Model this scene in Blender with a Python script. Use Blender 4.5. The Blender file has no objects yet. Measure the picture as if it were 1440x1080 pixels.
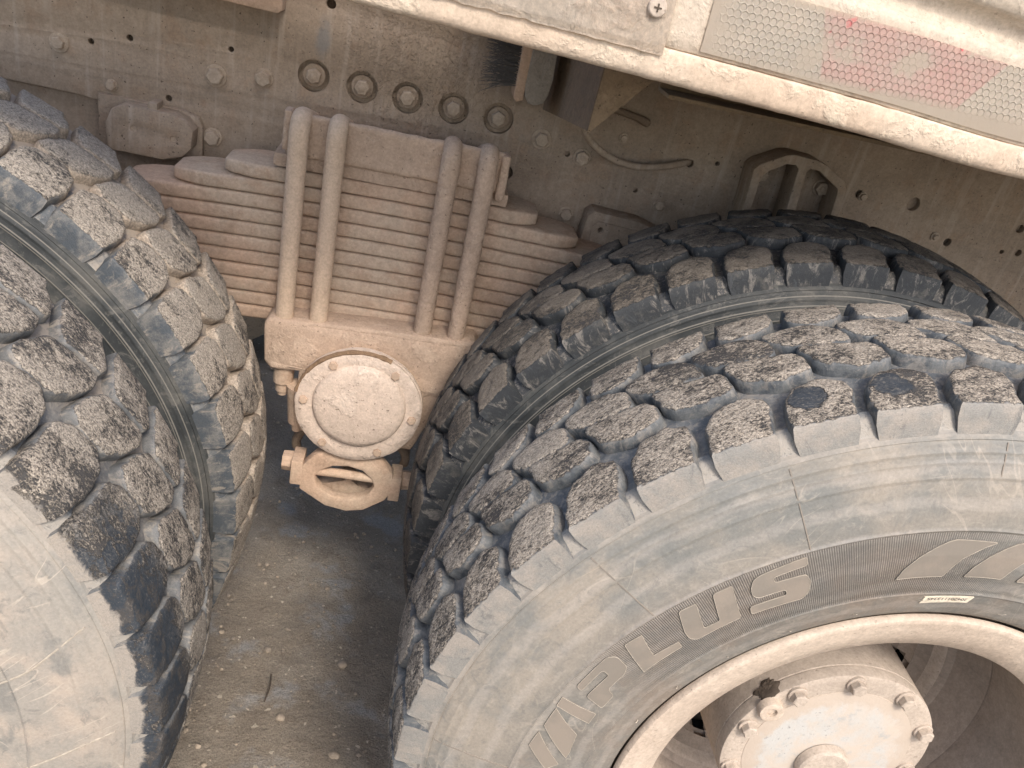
import bpy, bmesh, math, random
from mathutils import Vector, Matrix, noise
random.seed(7)
S = bpy.context.scene
C = S.collection
R = math.radians
PI = math.pi

# ---------------------------------------------------------------- camera
cam_d = bpy.data.cameras.new('camera')
cam_d.sensor_width = 36.0
cam_d.lens = 1155.8 / 1440 * 36
cam_d.clip_start = 0.01
cam_d.clip_end = 200
cam = bpy.data.objects.new('camera', cam_d)
C.objects.link(cam)
def cam_matrix(pos, yaw, pitch, roll):
    cy, sy, cp, sp = math.cos(yaw), math.sin(yaw), math.cos(pitch), math.sin(pitch)
    f = Vector((sy * cp, cy * cp, -sp))
    r = Vector((cy, -sy, 0))
    u = r.cross(f)
    c, s = math.cos(roll), math.sin(roll)
    X = c * r + s * u
    Y = -s * r + c * u
    Z = -f
    return Matrix(((X.x, Y.x, Z.x, pos[0]), (X.y, Y.y, Z.y, pos[1]), (X.z, Y.z, Z.z, pos[2]), (0, 0, 0, 1)))
cam.matrix_world = cam_matrix((0.0527, -0.6123, 0.8245), 0.1740, 0.4923, 0.2327)
S.camera = cam

# ---------------------------------------------------------------- light
SUN_EL, SUN_AZ = R(48), R(14)      # azimuth measured from straight in front of the truck side, towards its right
w = bpy.data.worlds.new('World')
S.world = w
w.use_nodes = True
nt = w.node_tree
bg = nt.nodes['Background']
sky = nt.nodes.new('ShaderNodeTexSky')
sky.sky_type = 'NISHITA'
sky.sun_disc = False
sky.sun_elevation = SUN_EL
sky.sun_rotation = PI - SUN_AZ
sky.dust_density = 3.0
sky.air_density = 1.0
nt.links.new(sky.outputs[0], bg.inputs[0])
bg.inputs[1].default_value = 0.14
sd = bpy.data.lights.new('sun', 'SUN')
sd.energy = 1.5
sd.angle = R(14)
sd.color = (1.0, 0.93, 0.84)
sun = bpy.data.objects.new('sun', sd)
C.objects.link(sun)
sdir = Vector((math.sin(SUN_AZ) * math.cos(SUN_EL), -math.cos(SUN_AZ) * math.cos(SUN_EL), math.sin(SUN_EL)))
sun.rotation_euler = sdir.to_track_quat('Z', 'Y').to_euler()
sun.location = sdir * 5
S.view_settings.view_transform = 'Standard'
S.view_settings.look = 'None'
S.view_settings.gamma = 1.0
S.view_settings.exposure = 1.05
S.render.engine = 'CYCLES'

# ---------------------------------------------------------------- sizes (metres)
WB = 1.3593 / 2          # half the distance between the two axles
DUAL = 0.3493            # spacing of twin tyres
HALF = 0.112             # tyre centre behind its outer tread edge
GROUND = -0.552
PITCH = 8.0              # degrees per tread pitch

# ---------------------------------------------------------------- node helper
class NG:
    def __init__(s, name):
        s.m = bpy.data.materials.new(name)
        s.m.use_nodes = True
        s.t = s.m.node_tree
        s.b = s.t.nodes['Principled BSDF']
    def n(s, typ, **k):
        d = s.t.nodes.new('ShaderNode' + typ)
        for a, v in k.items():
            setattr(d, a, v)
        return d
    def put(s, sock, v):
        if v is None:
            return
        if isinstance(v, bpy.types.NodeSocket):
            s.t.links.new(v, sock)
        else:
            if isinstance(v, tuple) and len(v) == 3 and sock.type == 'RGBA':
                v = (*v, 1)
            sock.default_value = v
    def math(s, op, a, b=None, c=None, clamp=False):
        d = s.n('Math', operation=op, use_clamp=clamp)
        s.put(d.inputs[0], a); s.put(d.inputs[1], b); s.put(d.inputs[2], c)
        return d.outputs[0]
    def vmath(s, op, a, b=None):
        d = s.n('VectorMath', operation=op)
        s.put(d.inputs[0], a); s.put(d.inputs[1], b)
        return d.outputs['Value'] if op in ('DOT_PRODUCT', 'LENGTH', 'DISTANCE') else d.outputs[0]
    def pos(s):
        return s.n('NewGeometry').outputs['Position']
    def obj(s):
        return s.n('TexCoord').outputs['Object']
    def noise(s, vec, scale, detail=4, rough=0.55, dist=0.0):
        d = s.n('TexNoise')
        s.put(d.inputs['Vector'], vec)
        d.inputs['Scale'].default_value = scale
        d.inputs['Detail'].default_value = detail
        d.inputs['Roughness'].default_value = rough
        d.inputs['Distortion'].default_value = dist
        return d.outputs['Fac']
    def step(s, v, lo, hi, clamp=True):
        d = s.n('MapRange', interpolation_type='SMOOTHSTEP', clamp=clamp)
        s.put(d.inputs[0], v)
        s.put(d.inputs[1], lo); s.put(d.inputs[2], hi)
        return d.outputs[0]
    def lin(s, v, lo, hi, a=0.0, b=1.0):
        d = s.n('MapRange')
        s.put(d.inputs[0], v)
        for i, q in ((1, lo), (2, hi), (3, a), (4, b)):
            s.put(d.inputs[i], q)
        return d.outputs[0]
    def mix(s, f, a, b, blend='MIX'):
        d = s.n('Mix', data_type='RGBA', blend_type=blend)
        s.put(d.inputs[0], f); s.put(d.inputs[6], a); s.put(d.inputs[7], b)
        return d.outputs[2]
    def sep(s, v):
        d = s.n('SeparateXYZ'); s.put(d.inputs[0], v)
        return d.outputs
    def comb(s, x, y, z):
        d = s.n('CombineXYZ')
        s.put(d.inputs[0], x); s.put(d.inputs[1], y); s.put(d.inputs[2], z)
        return d.outputs[0]
    def bump(s, h, dist, strength=1.0, prev=None):
        d = s.n('Bump')
        d.inputs['Strength'].default_value = strength
        d.inputs['Distance'].default_value = dist
        s.put(d.inputs['Height'], h)
        if prev is not None:
            s.put(d.inputs['Normal'], prev)
        return d.outputs[0]
    def done(s, col, rough, normal=None, metal=0.0, spec=0.5):
        s.put(s.b.inputs['Base Color'], col)
        s.put(s.b.inputs['Roughness'], rough)
        s.put(s.b.inputs['Metallic'], metal)
        s.put(s.b.inputs['Specular IOR Level'], spec)
        if normal is not None:
            s.put(s.b.inputs['Normal'], normal)
        return s.m

def dusty(name, c1, c2, c3, rough=0.85, mud=0.5, scale=1.0, spec=0.25, speck=0.0, fine=0.0007, coarse=0.003, streak=None, crustat=None):
    """dust and dried mud on metal: two broad tones, patches of a third, fine grain, crumbly relief"""
    g = NG(name)
    p = g.pos()
    n1 = g.noise(p, 5 * scale, 5, 0.6)
    n2 = g.noise(g.vmath('ADD', p, (3.1, 7.7, 1.3)), 22 * scale, 6, 0.65, 0.4)
    n3 = g.noise(p, 260 * scale, 4, 0.7)
    n4 = g.noise(g.vmath('ADD', p, (9.1, 0.7, 5.3)), 90 * scale, 4, 0.6)
    col = g.mix(g.step(n1, 0.38, 0.62), c1, c2)
    col = g.mix(g.math('MULTIPLY', g.step(n2, 0.5, 0.68), mud), col, c3)
    g3 = g.lin(n3, 0.25, 0.75, 0.8, 1.18)
    g4 = g.lin(n4, 0.3, 0.7, 0.9, 1.1)
    gg = g.math('MULTIPLY', g3, g4)
    col = g.mix(1.0, col, g.comb(gg, gg, gg), 'MULTIPLY')
    if streak:
        sv = g.vmath('MULTIPLY', p, (60, 60, 4))
        sn = g.noise(sv, 1.0, 3, 0.6)
        col = g.mix(g.math('MULTIPLY', g.step(sn, 0.52, 0.72), 0.5), col, streak)
    if speck > 0:
        sp = g.noise(g.vmath('ADD', p, (1.7, 2.9, 8.3)), 170 * scale, 2, 0.5)
        col = g.mix(g.math('MULTIPLY', g.step(sp, 0.68, 0.72), speck), col, (0.05, 0.035, 0.025))
    crumb = g.math('MULTIPLY', g.step(n2, 0.48, 0.62), g.noise(p, 150 * scale, 3, 0.6))
    nb = g.bump(crumb, coarse * 1.0, 0.8)
    if crustat:                    # splashed mud crust round one spot
        d = g.vmath('DISTANCE', p, crustat)
        lump = g.step(g.noise(p, 150, 4, 0.7), 0.47, 0.62)
        near = g.step(g.math('ADD', d, g.math('MULTIPLY', n1, 0.1)), 0.26, 0.08)
        nb = g.bump(g.math('MULTIPLY', lump, near), 0.0018, 0.7, nb)
        bl = g.step(g.math('ADD', g.vmath('DISTANCE', g.vmath('MULTIPLY', p, (1, 1, 0.35)), (-0.125, 0.83, 0.215)), g.math('MULTIPLY', n2, 0.03)), 0.030, 0.018)
        col = g.mix(g.math('MULTIPLY', bl, 0.6), col, (0.21, 0.22, 0.225))
    nb = g.bump(n3, fine, 0.9, nb)
    nb = g.bump(n4, coarse * 0.35, 0.7, nb)
    return g.done(col, rough, nb, 0.0, spec)

M = {}
M['spring'] = dusty('pale_dust_steel', (0.49, 0.345, 0.25), (0.45, 0.355, 0.27), (0.36, 0.25, 0.175), mud=0.6, fine=0.0006, coarse=0.0013)
M['crust'] = dusty('crusted_dust_steel', (0.48, 0.355, 0.265), (0.40, 0.30, 0.225), (0.53, 0.41, 0.315), fine=0.0010, coarse=0.0026, speck=0.5)
M['pale_cast'] = dusty('pale_cast_cover', (0.56, 0.455, 0.375), (0.49, 0.40, 0.33), (0.62, 0.52, 0.44), mud=0.6, fine=0.0010, coarse=0.0026, speck=0.6)
M['ubolt'] = dusty('smooth_dust_bolt', (0.56, 0.425, 0.31), (0.53, 0.405, 0.30), (0.47, 0.345, 0.245), mud=0.35, fine=0.0004, coarse=0.0005)
M['frame'] = dusty('dusty_frame_steel', (0.37, 0.292, 0.222), (0.30, 0.235, 0.178), (0.32, 0.225, 0.157), mud=0.6, fine=0.0006, coarse=0.0008, speck=0.7, streak=(0.46, 0.385, 0.315), crustat=(0.04, 0.83, 0.60))
M['dark_frame'] = dusty('inner_frame_steel', (0.24, 0.18, 0.13), (0.2, 0.15, 0.11), (0.28, 0.2, 0.14), mud=0.5)
M['bolt'] = dusty('dusty_bolt_steel', (0.44, 0.355, 0.275), (0.38, 0.305, 0.235), (0.34, 0.25, 0.18), mud=0.5, coarse=0.0008)
M['panel'] = dusty('cream_mud_panel', (0.58, 0.475, 0.37), (0.52, 0.405, 0.305), (0.62, 0.54, 0.42), mud=0.6, fine=0.0005, coarse=0.0022, speck=0.25)
M['panel_face'] = dusty('grey_beige_panel', (0.50, 0.425, 0.34), (0.44, 0.365, 0.29), (0.53, 0.465, 0.38), mud=0.6, fine=0.0005, coarse=0.0022, speck=0.3)
M['patch'] = dusty('pale_patch_plate', (0.64, 0.54, 0.435), (0.61, 0.535, 0.445), (0.66, 0.53, 0.42), mud=0.6, fine=0.0004, coarse=0.0018, rough=0.6, spec=0.4)
M['rim'] = dusty('cream_rim', (0.54, 0.445, 0.355), (0.48, 0.39, 0.31), (0.57, 0.475, 0.385), mud=0.5, speck=0.3, fine=0.0003, coarse=0.0006, rough=0.7)
M['barrel'] = dusty('darker_rim_inside', (0.30, 0.25, 0.205), (0.37, 0.305, 0.25), (0.25, 0.21, 0.175), mud=0.5, fine=0.0003, coarse=0.0006, rough=0.85)  # rim inside and wheel disc in a darker tone than the rim face
M['hub'] = dusty('dusty_hub', (0.46, 0.385, 0.315), (0.40, 0.335, 0.275), (0.51, 0.43, 0.355), mud=0.6, speck=0.3, fine=0.0004, coarse=0.0007)
M['ochre'] = dusty('ochre_plate', (0.24, 0.18, 0.115), (0.20, 0.15, 0.10), (0.28, 0.21, 0.135), mud=0.5, speck=0.6)
M['gusset'] = dusty('ochre_gusset', (0.33, 0.245, 0.16), (0.28, 0.205, 0.135), (0.37, 0.28, 0.19), mud=0.5, speck=0.8)
M['greyrub'] = dusty('grey_rubber_block', (0.30, 0.265, 0.225), (0.26, 0.235, 0.20), (0.34, 0.30, 0.25), mud=0.3)

def simple(name, col, rough=0.6, spec=0.3):
    g = NG(name)
    n = g.noise(g.pos(), 180, 3, 0.6)
    v = g.lin(n, 0.3, 0.7, 0.8, 1.2)
    return g.done(g.mix(1.0, col, g.comb(v, v, v), 'MULTIPLY'), rough, g.bump(n, 0.0004, 0.6), 0, spec)
M['black'] = simple('black_bristle', (0.09, 0.083, 0.078), 0.5)
M['ink'] = simple('label_ink', (0.12, 0.10, 0.09))
M['sticker'] = simple('label_paper', (0.72, 0.63, 0.50), 0.6)
M['grease_and_shade'] = dusty('dark_grease_and_shade', (0.07, 0.055, 0.042), (0.11, 0.085, 0.065), (0.2, 0.15, 0.115), coarse=0.003)  # also paints the shade inside the frame holes

# hub end cover: pale, scraped, blue grey paint under dust
g = NG('scraped_hub_cover')
p = g.pos()
n1 = g.noise(p, 14, 6, 0.7, 0.6)
n2 = g.noise(g.vmath('ADD', p, (4, 4, 4)), 40, 5, 0.7)
n3 = g.noise(p, 300, 3, 0.6)
col = g.mix(g.step(n1, 0.40, 0.58), (0.50, 0.43, 0.36), (0.47, 0.455, 0.425))
col = g.mix(g.math('MULTIPLY', g.step(n2, 0.54, 0.7), 0.7), col, (0.33, 0.345, 0.35))
col = g.mix(g.math('MULTIPLY', g.step(g.noise(p, 200, 5, 0.75), 0.60, 0.66), g.step(n1, 0.46, 0.56)), col, (0.2, 0.19, 0.18))
qq = g.vmath('DISTANCE', g.vmath('MULTIPLY', p, (1, 0, 1)), (WB, 0, 0))
col = g.mix(g.step(g.math('ADD', qq, g.math('MULTIPLY', n2, 0.06)), 0.115, 0.130), col, (0.46, 0.385, 0.315))
M['hubcover'] = g.done(col, 0.6, g.bump(n3, 0.0004, 0.6, g.bump(n2, 0.002, 0.6)), 0, 0.4)

# ------- tyre materials, all in coordinates that run round the axle of the wheel pair
def wheel_polar(g):
    p = g.sep(g.pos())
    xr = g.math('SUBTRACT', p[0], g.math('MULTIPLY', g.math('SIGN', p[0]), WB))
    th = g.math('ARCTAN2', p[2], xr)
    r = g.math('SQRT', g.math('ADD', g.math('MULTIPLY', xr, xr), g.math('MULTIPLY', p[2], p[2])))
    rad = g.comb(g.math('DIVIDE', xr, r), 0.0, g.math('DIVIDE', p[2], r))
    return p, th, r, rad

def block_material():
    g = NG('tread_block_mud')
    p, th, r, rad = wheel_polar(g)
    v = g.comb(g.math('MULTIPLY', th, 0.555), p[1], r)
    nrm = g.sep(g.n('NewGeometry').outputs['Normal'])
    top0 = g.vmath('DOT_PRODUCT', g.n('NewGeometry').outputs['Normal'], rad)
    top = g.step(g.math('ADD', top0, g.math('MULTIPLY', g.math('SUBTRACT', g.noise(v, 130, 3, 0.6), 0.5), 0.9)), 0.62, 0.85)
    big = g.noise(v, 9, 4, 0.6)
    mid = g.noise(g.vmath('MULTIPLY', v, (38, 60, 50)), 1.0, 5, 0.68, 0.6)
    pits = g.noise(g.vmath('MULTIPLY', v, (230, 430, 330)), 1.0, 4, 0.7, 0.6)
    fine = g.noise(g.vmath('MULTIPLY', v, (600, 900, 800)), 1.0, 2, 0.6)
    left = g.math('LESS_THAN', p[0], 0.0)
    right = g.math('SUBTRACT', 1.0, left)
    behind = g.math('GREATER_THAN', p[1], 0.30)
    front = g.math('SUBTRACT', 1.0, behind)
    worn = g.math('MULTIPLY', g.math('MULTIPLY', left, front), g.step(g.math('ADD', r, g.math('MULTIPLY', g.math('SUBTRACT', mid, 0.5), 0.03)), 0.5325, 0.5385))
    top = g.math('MAXIMUM', top, g.math('MULTIPLY', worn, g.step(p[1], 0.03, 0.01)))   # shoulder edge rubbed bare
    # bare rubber shows where mud has flaked off: broad flakes eaten into by fine pits
    bias = g.math('MULTIPLY', g.math('MULTIPLY', left, front), g.math('MULTIPLY', g.step(p[1], 0.10, 0.03), g.step(th, 0.9, 0.35)))
    f = g.math('ADD', g.math('MULTIPLY', mid, 0.75), pits)
    f = g.math('ADD', f, g.math('MULTIPLY', big, 0.9))
    f = g.math('ADD', f, g.math('MULTIPLY', fine, 0.25))
    rnd = g.n('ObjectInfo').outputs['Random']      # each block carries its own amount of mud
    f = g.math('ADD', f, g.math('MULTIPLY', g.math('SUBTRACT', rnd, 0.5), 0.11))
    thr = g.math('ADD', 1.385, g.math('MULTIPLY', bias, 0.14))
    thr = g.math('SUBTRACT', thr, g.math('MULTIPLY', g.math('MULTIPLY', left, behind), 0.08))
    mud = g.step(f, g.math('SUBTRACT', thr, 0.10), g.math('ADD', thr, 0.09))
    tone = g.mix(g.step(big, 0.35, 0.65), (0.45, 0.385, 0.31), (0.36, 0.315, 0.26))
    tone = g.mix(g.math('MULTIPLY', g.step(fine, 0.50, 0.36), 0.55), tone, (0.12, 0.105, 0.095))
    tone = g.mix(g.math('MULTIPLY', g.step(fine, 0.50, 0.68), 0.6), tone, (0.60, 0.52, 0.43))
    crumb = g.noise(g.vmath('MULTIPLY', g.vmath('ADD', v, (0.7, 0.3, 0.1)), (300, 520, 400)), 1.0, 4, 0.75, 0.6)
    tone = g.mix(g.math('MULTIPLY', g.step(crumb, 0.48, 0.40), 0.75), tone, (0.10, 0.088, 0.078))
    tone = g.mix(g.math('MULTIPLY', g.step(crumb, 0.53, 0.62), 0.65), tone, (0.62, 0.54, 0.44))
    body_shade = g.math('MULTIPLY', behind, right)  # right inner tyre: shade under the body painted into the colour
    tone = g.mix(g.math('MULTIPLY', body_shade, 0.70), tone, (0.12, 0.10, 0.08))
    bare = g.mix(g.math('MULTIPLY', g.step(pits, 0.5, 0.64), 0.55), (0.055, 0.052, 0.050), (0.19, 0.165, 0.14))
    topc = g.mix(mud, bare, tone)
    oval = None
    for c in ((0.4445, 0.034, 0.504), (0.516, 0.034, 0.532)):
        d = g.vmath('DISTANCE', g.vmath('MULTIPLY', g.pos(), (1, 1.2, 1)), (c[0], c[1] * 1.2, c[2]))
        o = g.step(g.math('ADD', d, g.math('MULTIPLY', g.math('SUBTRACT', mid, 0.5), 0.018)), 0.0205, 0.0180)
        oval = o if oval is None else g.math('MAXIMUM', oval, o)
    lowleft = g.math('MULTIPLY', g.math('MULTIPLY', g.math('MULTIPLY', left, front), g.step(p[1], 0.095, 0.05)), g.math('MULTIPLY', g.step(th, 0.62, 0.45), g.step(g.math('ADD', mid, g.math('MULTIPLY', pits, 0.3)), 0.60, 0.66)))
    smooth = g.math('MAXIMUM', oval, lowleft)
    topc = g.mix(g.math('MULTIPLY', smooth, g.lin(crumb, 0.45, 0.7, 1.0, 0.72)), topc, g.mix(g.step(fine, 0.5, 0.8), (0.030, 0.038, 0.048), (0.06, 0.066, 0.072)))
    # sides of the blocks
    n35 = g.noise(v, 35, 5, 0.7)
    sidec = g.mix(g.step(n35, 0.38, 0.58), (0.060, 0.068, 0.076), (0.125, 0.13, 0.13))
    sidec = g.mix(g.math('MULTIPLY', g.step(mid, 0.50, 0.64), 0.5), sidec, (0.27, 0.24, 0.205))
    sidec = g.mix(g.math('MULTIPLY', g.math('MULTIPLY', left, front), 0.12), sidec, (0.30, 0.265, 0.225))
    sidec = g.mix(body_shade, sidec, g.mix(g.step(n35, 0.5, 0.66), (0.030, 0.033, 0.036), (0.075, 0.072, 0.066)))
    caked = g.math('MULTIPLY', g.math('MULTIPLY', left, behind), g.step(p[1], 0.365, 0.39))
    sidec = g.mix(g.math('MULTIPLY', g.math('MULTIPLY', left, behind), g.step(p[1], 0.385, 0.36)), sidec, g.mix(g.step(n35, 0.42, 0.64), (0.060, 0.070, 0.080), (0.16, 0.155, 0.145)))
    sidec = g.mix(caked, sidec, g.mix(g.step(pits, 0.45, 0.6), (0.25, 0.205, 0.16), (0.40, 0.33, 0.26)))
    yn = g.math('ABSOLUTE', nrm[1])
    wall = g.math('MULTIPLY', g.step(yn, 0.6, 0.85), g.step(p[1], 0.03, 0.015))
    film = g.mix(g.step(g.noise(v, 30, 5, 0.65), 0.4, 0.62), (0.22, 0.21, 0.19), (0.28, 0.25, 0.215))
    film = g.mix(g.math('MULTIPLY', left, 0.6), film, (0.33, 0.29, 0.245))
    sidec = g.mix(wall, sidec, film)
    # dusty smears, grit and scuffs on the sides too
    sm = g.noise(g.vmath('MULTIPLY', v, (60, 60, 25)), 1.0, 6, 0.75, 0.8)
    sidec = g.mix(g.math('MULTIPLY', g.step(sm, 0.52, 0.64), 0.55), sidec, g.mix(left, (0.26, 0.235, 0.205), (0.33, 0.285, 0.23)))
    sidec = g.mix(g.math('MULTIPLY', g.step(sm, 0.44, 0.34), 0.5), sidec, (0.07, 0.075, 0.08))
    sv = g.lin(g.math('ADD', g.math('MULTIPLY', fine, 0.6), g.math('MULTIPLY', pits, 0.4)), 0.3, 0.7, 0.78, 1.2)
    sidec = g.mix(1.0, sidec, g.comb(sv, sv, sv), 'MULTIPLY')
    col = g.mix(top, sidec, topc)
    h = g.math('MULTIPLY', g.math('MULTIPLY', top, mud), g.math('SUBTRACT', 1.0, smooth))
    nb = g.bump(h, 0.0010, 0.8)
    nb = g.bump(g.math('MULTIPLY', pits, g.math('ADD', 0.25, g.math('MULTIPLY', h, 0.75))), 0.0022, 0.8, nb)
    nb = g.bump(g.math('MULTIPLY', crumb, g.math('ADD', 0.15, g.math('MULTIPLY', h, 0.85))), 0.0022, 0.9, nb)
    nb = g.bump(fine, 0.0004, 0.7, nb)
    rough = g.mix(g.math('MULTIPLY', top, g.math('MAXIMUM', mud, 0.25)), (0.60,) * 3, (0.95,) * 3)
    rough = g.mix(smooth, rough, (0.5,) * 3)
    return g.done(col, rough, nb, 0, 0.35)
M['block'] = block_material()

def groove_material():
    g = NG('tread_groove_rubber')
    p, th, r, rad = wheel_polar(g)
    v = g.comb(g.math('MULTIPLY', th, 0.55), p[1], r)
    n = g.noise(v, 30, 5, 0.65)
    col = g.mix(g.step(n, 0.4, 0.62), (0.080, 0.090, 0.100), (0.15, 0.155, 0.155))
    col = g.mix(g.step(g.noise(v, 14, 4, 0.6), 0.52, 0.68), col, (0.27, 0.24, 0.205))
    left = g.math('LESS_THAN', p[0], 0.0)
    right = g.math('SUBTRACT', 1.0, left)
    col = g.mix(g.step(p[1], 0.014, 0.006), col, (0.30, 0.275, 0.24))
    behind = g.math('GREATER_THAN', p[1], 0.30)
    yl = g.math('SUBTRACT', p[1], g.math('MULTIPLY', behind, DUAL))
    far = g.math('ADD', g.math('MULTIPLY', g.step(yl, 0.05, 0.14), 0.6), g.math('MULTIPLY', behind, g.math('MULTIPLY', g.step(yl, 0.016, 0.03), 0.9)), clamp=True)
    col = g.mix(g.math('MULTIPLY', g.math('MULTIPLY', left, far), g.step(n, 0.25, 0.5)), col, (0.34, 0.28, 0.22))
    col = g.mix(g.math('MULTIPLY', right, behind), col, g.mix(g.step(n, 0.45, 0.62), (0.035, 0.037, 0.040), (0.09, 0.085, 0.075)))  # right inner grooves: shade under the body painted in as darker rubber
    f = g.noise(v, 350, 3, 0.6)
    gr = g.noise(g.vmath('MULTIPLY', v, (140, 140, 140)), 1.0, 5, 0.75, 0.5)
    col = g.mix(g.math('MULTIPLY', g.step(gr, 0.5, 0.62), 0.5), col, (0.30, 0.265, 0.225))
    col = g.mix(g.math('MULTIPLY', g.step(gr, 0.46, 0.36), 0.5), col, (0.06, 0.062, 0.065))
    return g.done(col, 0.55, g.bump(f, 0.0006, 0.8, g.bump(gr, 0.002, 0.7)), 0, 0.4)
M['groove'] = groove_material()

def sidewall_material():
    g = NG('sidewall_rubber')
    p, th, r, rad = wheel_polar(g)
    arc = g.math('MULTIPLY', th, 0.45)
    v = g.comb(arc, p[1], r)
    left = g.math('LESS_THAN', p[0], 0.0)
    inner = g.math('GREATER_THAN', p[1], 0.30)
    n0 = g.noise(v, 4.5, 3, 0.55)
    n1 = g.noise(v, 13, 6, 0.62)
    n2 = g.noise(g.vmath('MULTIPLY', v, (22, 22, 80)), 1.0, 5, 0.65)
    fine = g.noise(v, 330, 4, 0.65)
    # brown pink film near the bead, greyer and bluer towards the shoulder
    low = g.mix(g.step(n1, 0.38, 0.62), (0.21, 0.175, 0.142), (0.185, 0.172, 0.15))
    high = g.mix(g.step(n1, 0.36, 0.62), (0.180, 0.176, 0.160), (0.265, 0.232, 0.19))
    col = g.mix(g.step(g.math('ADD', r, g.math('MULTIPLY', g.math('SUBTRACT', n0, 0.5), 0.08)), 0.40, 0.46), low, high)
    col = g.mix(g.math('MULTIPLY', g.step(n0, 0.50, 0.60), 0.5), col, (0.135, 0.138, 0.128))
    col = g.mix(g.math('MULTIPLY', g.step(n2, 0.52, 0.72), 0.4), col, (0.32, 0.285, 0.24))
    # rings of alternating film
    rb = g.math('SINE', g.math('ADD', g.math('MULTIPLY', r, 190), g.math('MULTIPLY', n1, 5)))
    col = g.mix(g.math('MULTIPLY', g.step(rb, 0.2, 0.9), 0.22), col, (0.40, 0.36, 0.32))
    # the front left tyre: more dust with dark rubbed marks
    lcol = g.mix(g.step(n1, 0.40, 0.60), (0.39, 0.325, 0.265), (0.285, 0.26, 0.225))
    lcol = g.mix(g.math('MULTIPLY', g.step(r, 0.46, 0.52), 0.55), lcol, (0.25, 0.235, 0.205))
    lcol = g.mix(g.math('MULTIPLY', g.step(g.noise(g.vmath('MULTIPLY', v, (16, 10, 30)), 1.0, 4, 0.5), 0.56, 0.64), 0.7), lcol, (0.185, 0.18, 0.165))
    col = g.mix(left, col, lcol)
    sm = g.noise(g.vmath('MULTIPLY', v, (45, 30, 60)), 1.0, 7, 0.78, 1.0)
    col = g.mix(g.math('MULTIPLY', g.step(sm, 0.50, 0.66), 0.35), col, (0.36, 0.32, 0.27))
    col = g.mix(g.math('MULTIPLY', g.step(sm, 0.46, 0.34), 0.40), col, (0.12, 0.12, 0.115))
    # thin pale scratches
    scr = None
    for k, (a, b, sc) in enumerate(((0.5, 0.86, 1.0), (0.9, -0.4, 1.3), (-0.2, 1.0, 0.8))):
        u = g.math('ADD', g.math('MULTIPLY', arc, a), g.math('MULTIPLY', r, b))
        t = g.math('SUBTRACT', g.math('MULTIPLY', arc, b), g.math('MULTIPLY', r, a))
        nn = g.noise(g.comb(g.math('MULTIPLY', u, 26 * sc), g.math('MULTIPLY', t, 5), k * 3.7 + 1.1), 1.0, 2, 0.5, 0.2)
        line = g.step(g.math('ABSOLUTE', g.math('SUBTRACT', nn, 0.5)), 0.007, 0.002)
        gate = g.step(g.noise(g.vmath('ADD', v, (k * 2.3, 0, 0)), 9, 2, 0.5), 0.55, 0.62)
        q = g.math('MULTIPLY', line, gate)
        scr = q if scr is None else g.math('MAXIMUM', scr, q)
    col = g.mix(g.math('MULTIPLY', scr, g.lin(left, 0.0, 1.0, 0.18, 0.4)), col, (0.55, 0.47, 0.38))
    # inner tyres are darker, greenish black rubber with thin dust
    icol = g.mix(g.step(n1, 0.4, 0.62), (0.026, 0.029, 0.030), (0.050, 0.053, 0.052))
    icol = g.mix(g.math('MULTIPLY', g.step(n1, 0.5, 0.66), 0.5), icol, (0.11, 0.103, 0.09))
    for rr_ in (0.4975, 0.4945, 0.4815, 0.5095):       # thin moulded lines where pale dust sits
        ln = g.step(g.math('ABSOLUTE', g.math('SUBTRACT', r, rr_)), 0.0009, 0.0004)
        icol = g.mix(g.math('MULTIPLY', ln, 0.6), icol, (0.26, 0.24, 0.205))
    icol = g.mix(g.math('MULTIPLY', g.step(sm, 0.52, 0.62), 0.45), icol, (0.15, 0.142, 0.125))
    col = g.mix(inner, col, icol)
    vv = g.lin(fine, 0.25, 0.75, 0.86, 1.14)
    col = g.mix(1.0, col, g.comb(vv, vv, vv), 'MULTIPLY')
    # knurled band behind the raised letters
    band = g.math('MULTIPLY', g.step(r, 0.3465, 0.3480), g.step(r, 0.4275, 0.4260))
    arcgate = g.math('MULTIPLY', g.step(th, 2.80, 2.45), g.step(th, 1.50, 1.72))
    rib = g.math('SINE', g.math('MULTIPLY', th, 1150))
    amp = g.math('MULTIPLY', g.math('MULTIPLY', band, arcgate), g.math('SUBTRACT', 1.0, left))
    amp = g.math('MULTIPLY', amp, g.math('SUBTRACT', 1.0, inner))
    h = g.math('MULTIPLY', rib, amp)
    col = g.mix(g.math('MULTIPLY', amp, g.lin(rib, -1.0, 1.0, 0.8, 0.1)), col, (0.10, 0.09, 0.08))
    nb = g.bump(h, 0.0004, 0.7)
    nb = g.bump(fine, 0.00035, 0.7, nb)
    nb = g.bump(n1, 0.0020, 0.4, nb)
    rough = g.lin(n1, 0.3, 0.7, 0.55, 0.78)
    return g.done(col, rough, nb, 0, 0.4)
M['sidewall'] = sidewall_material()
g = NG('raised_letter_rubber')
p = g.pos()
n = g.noise(p, 18, 5, 0.6)
col = g.mix(g.step(n, 0.4, 0.6), (0.245, 0.208, 0.170), (0.205, 0.180, 0.150))
M['letter'] = g.done(col, 0.7, g.bump(g.noise(p, 300, 3, 0.6), 0.0004, 0.7), 0, 0.3)

M['edge_dust'] = simple('pale_dust_edge', (0.36, 0.315, 0.255), 0.9)
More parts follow.
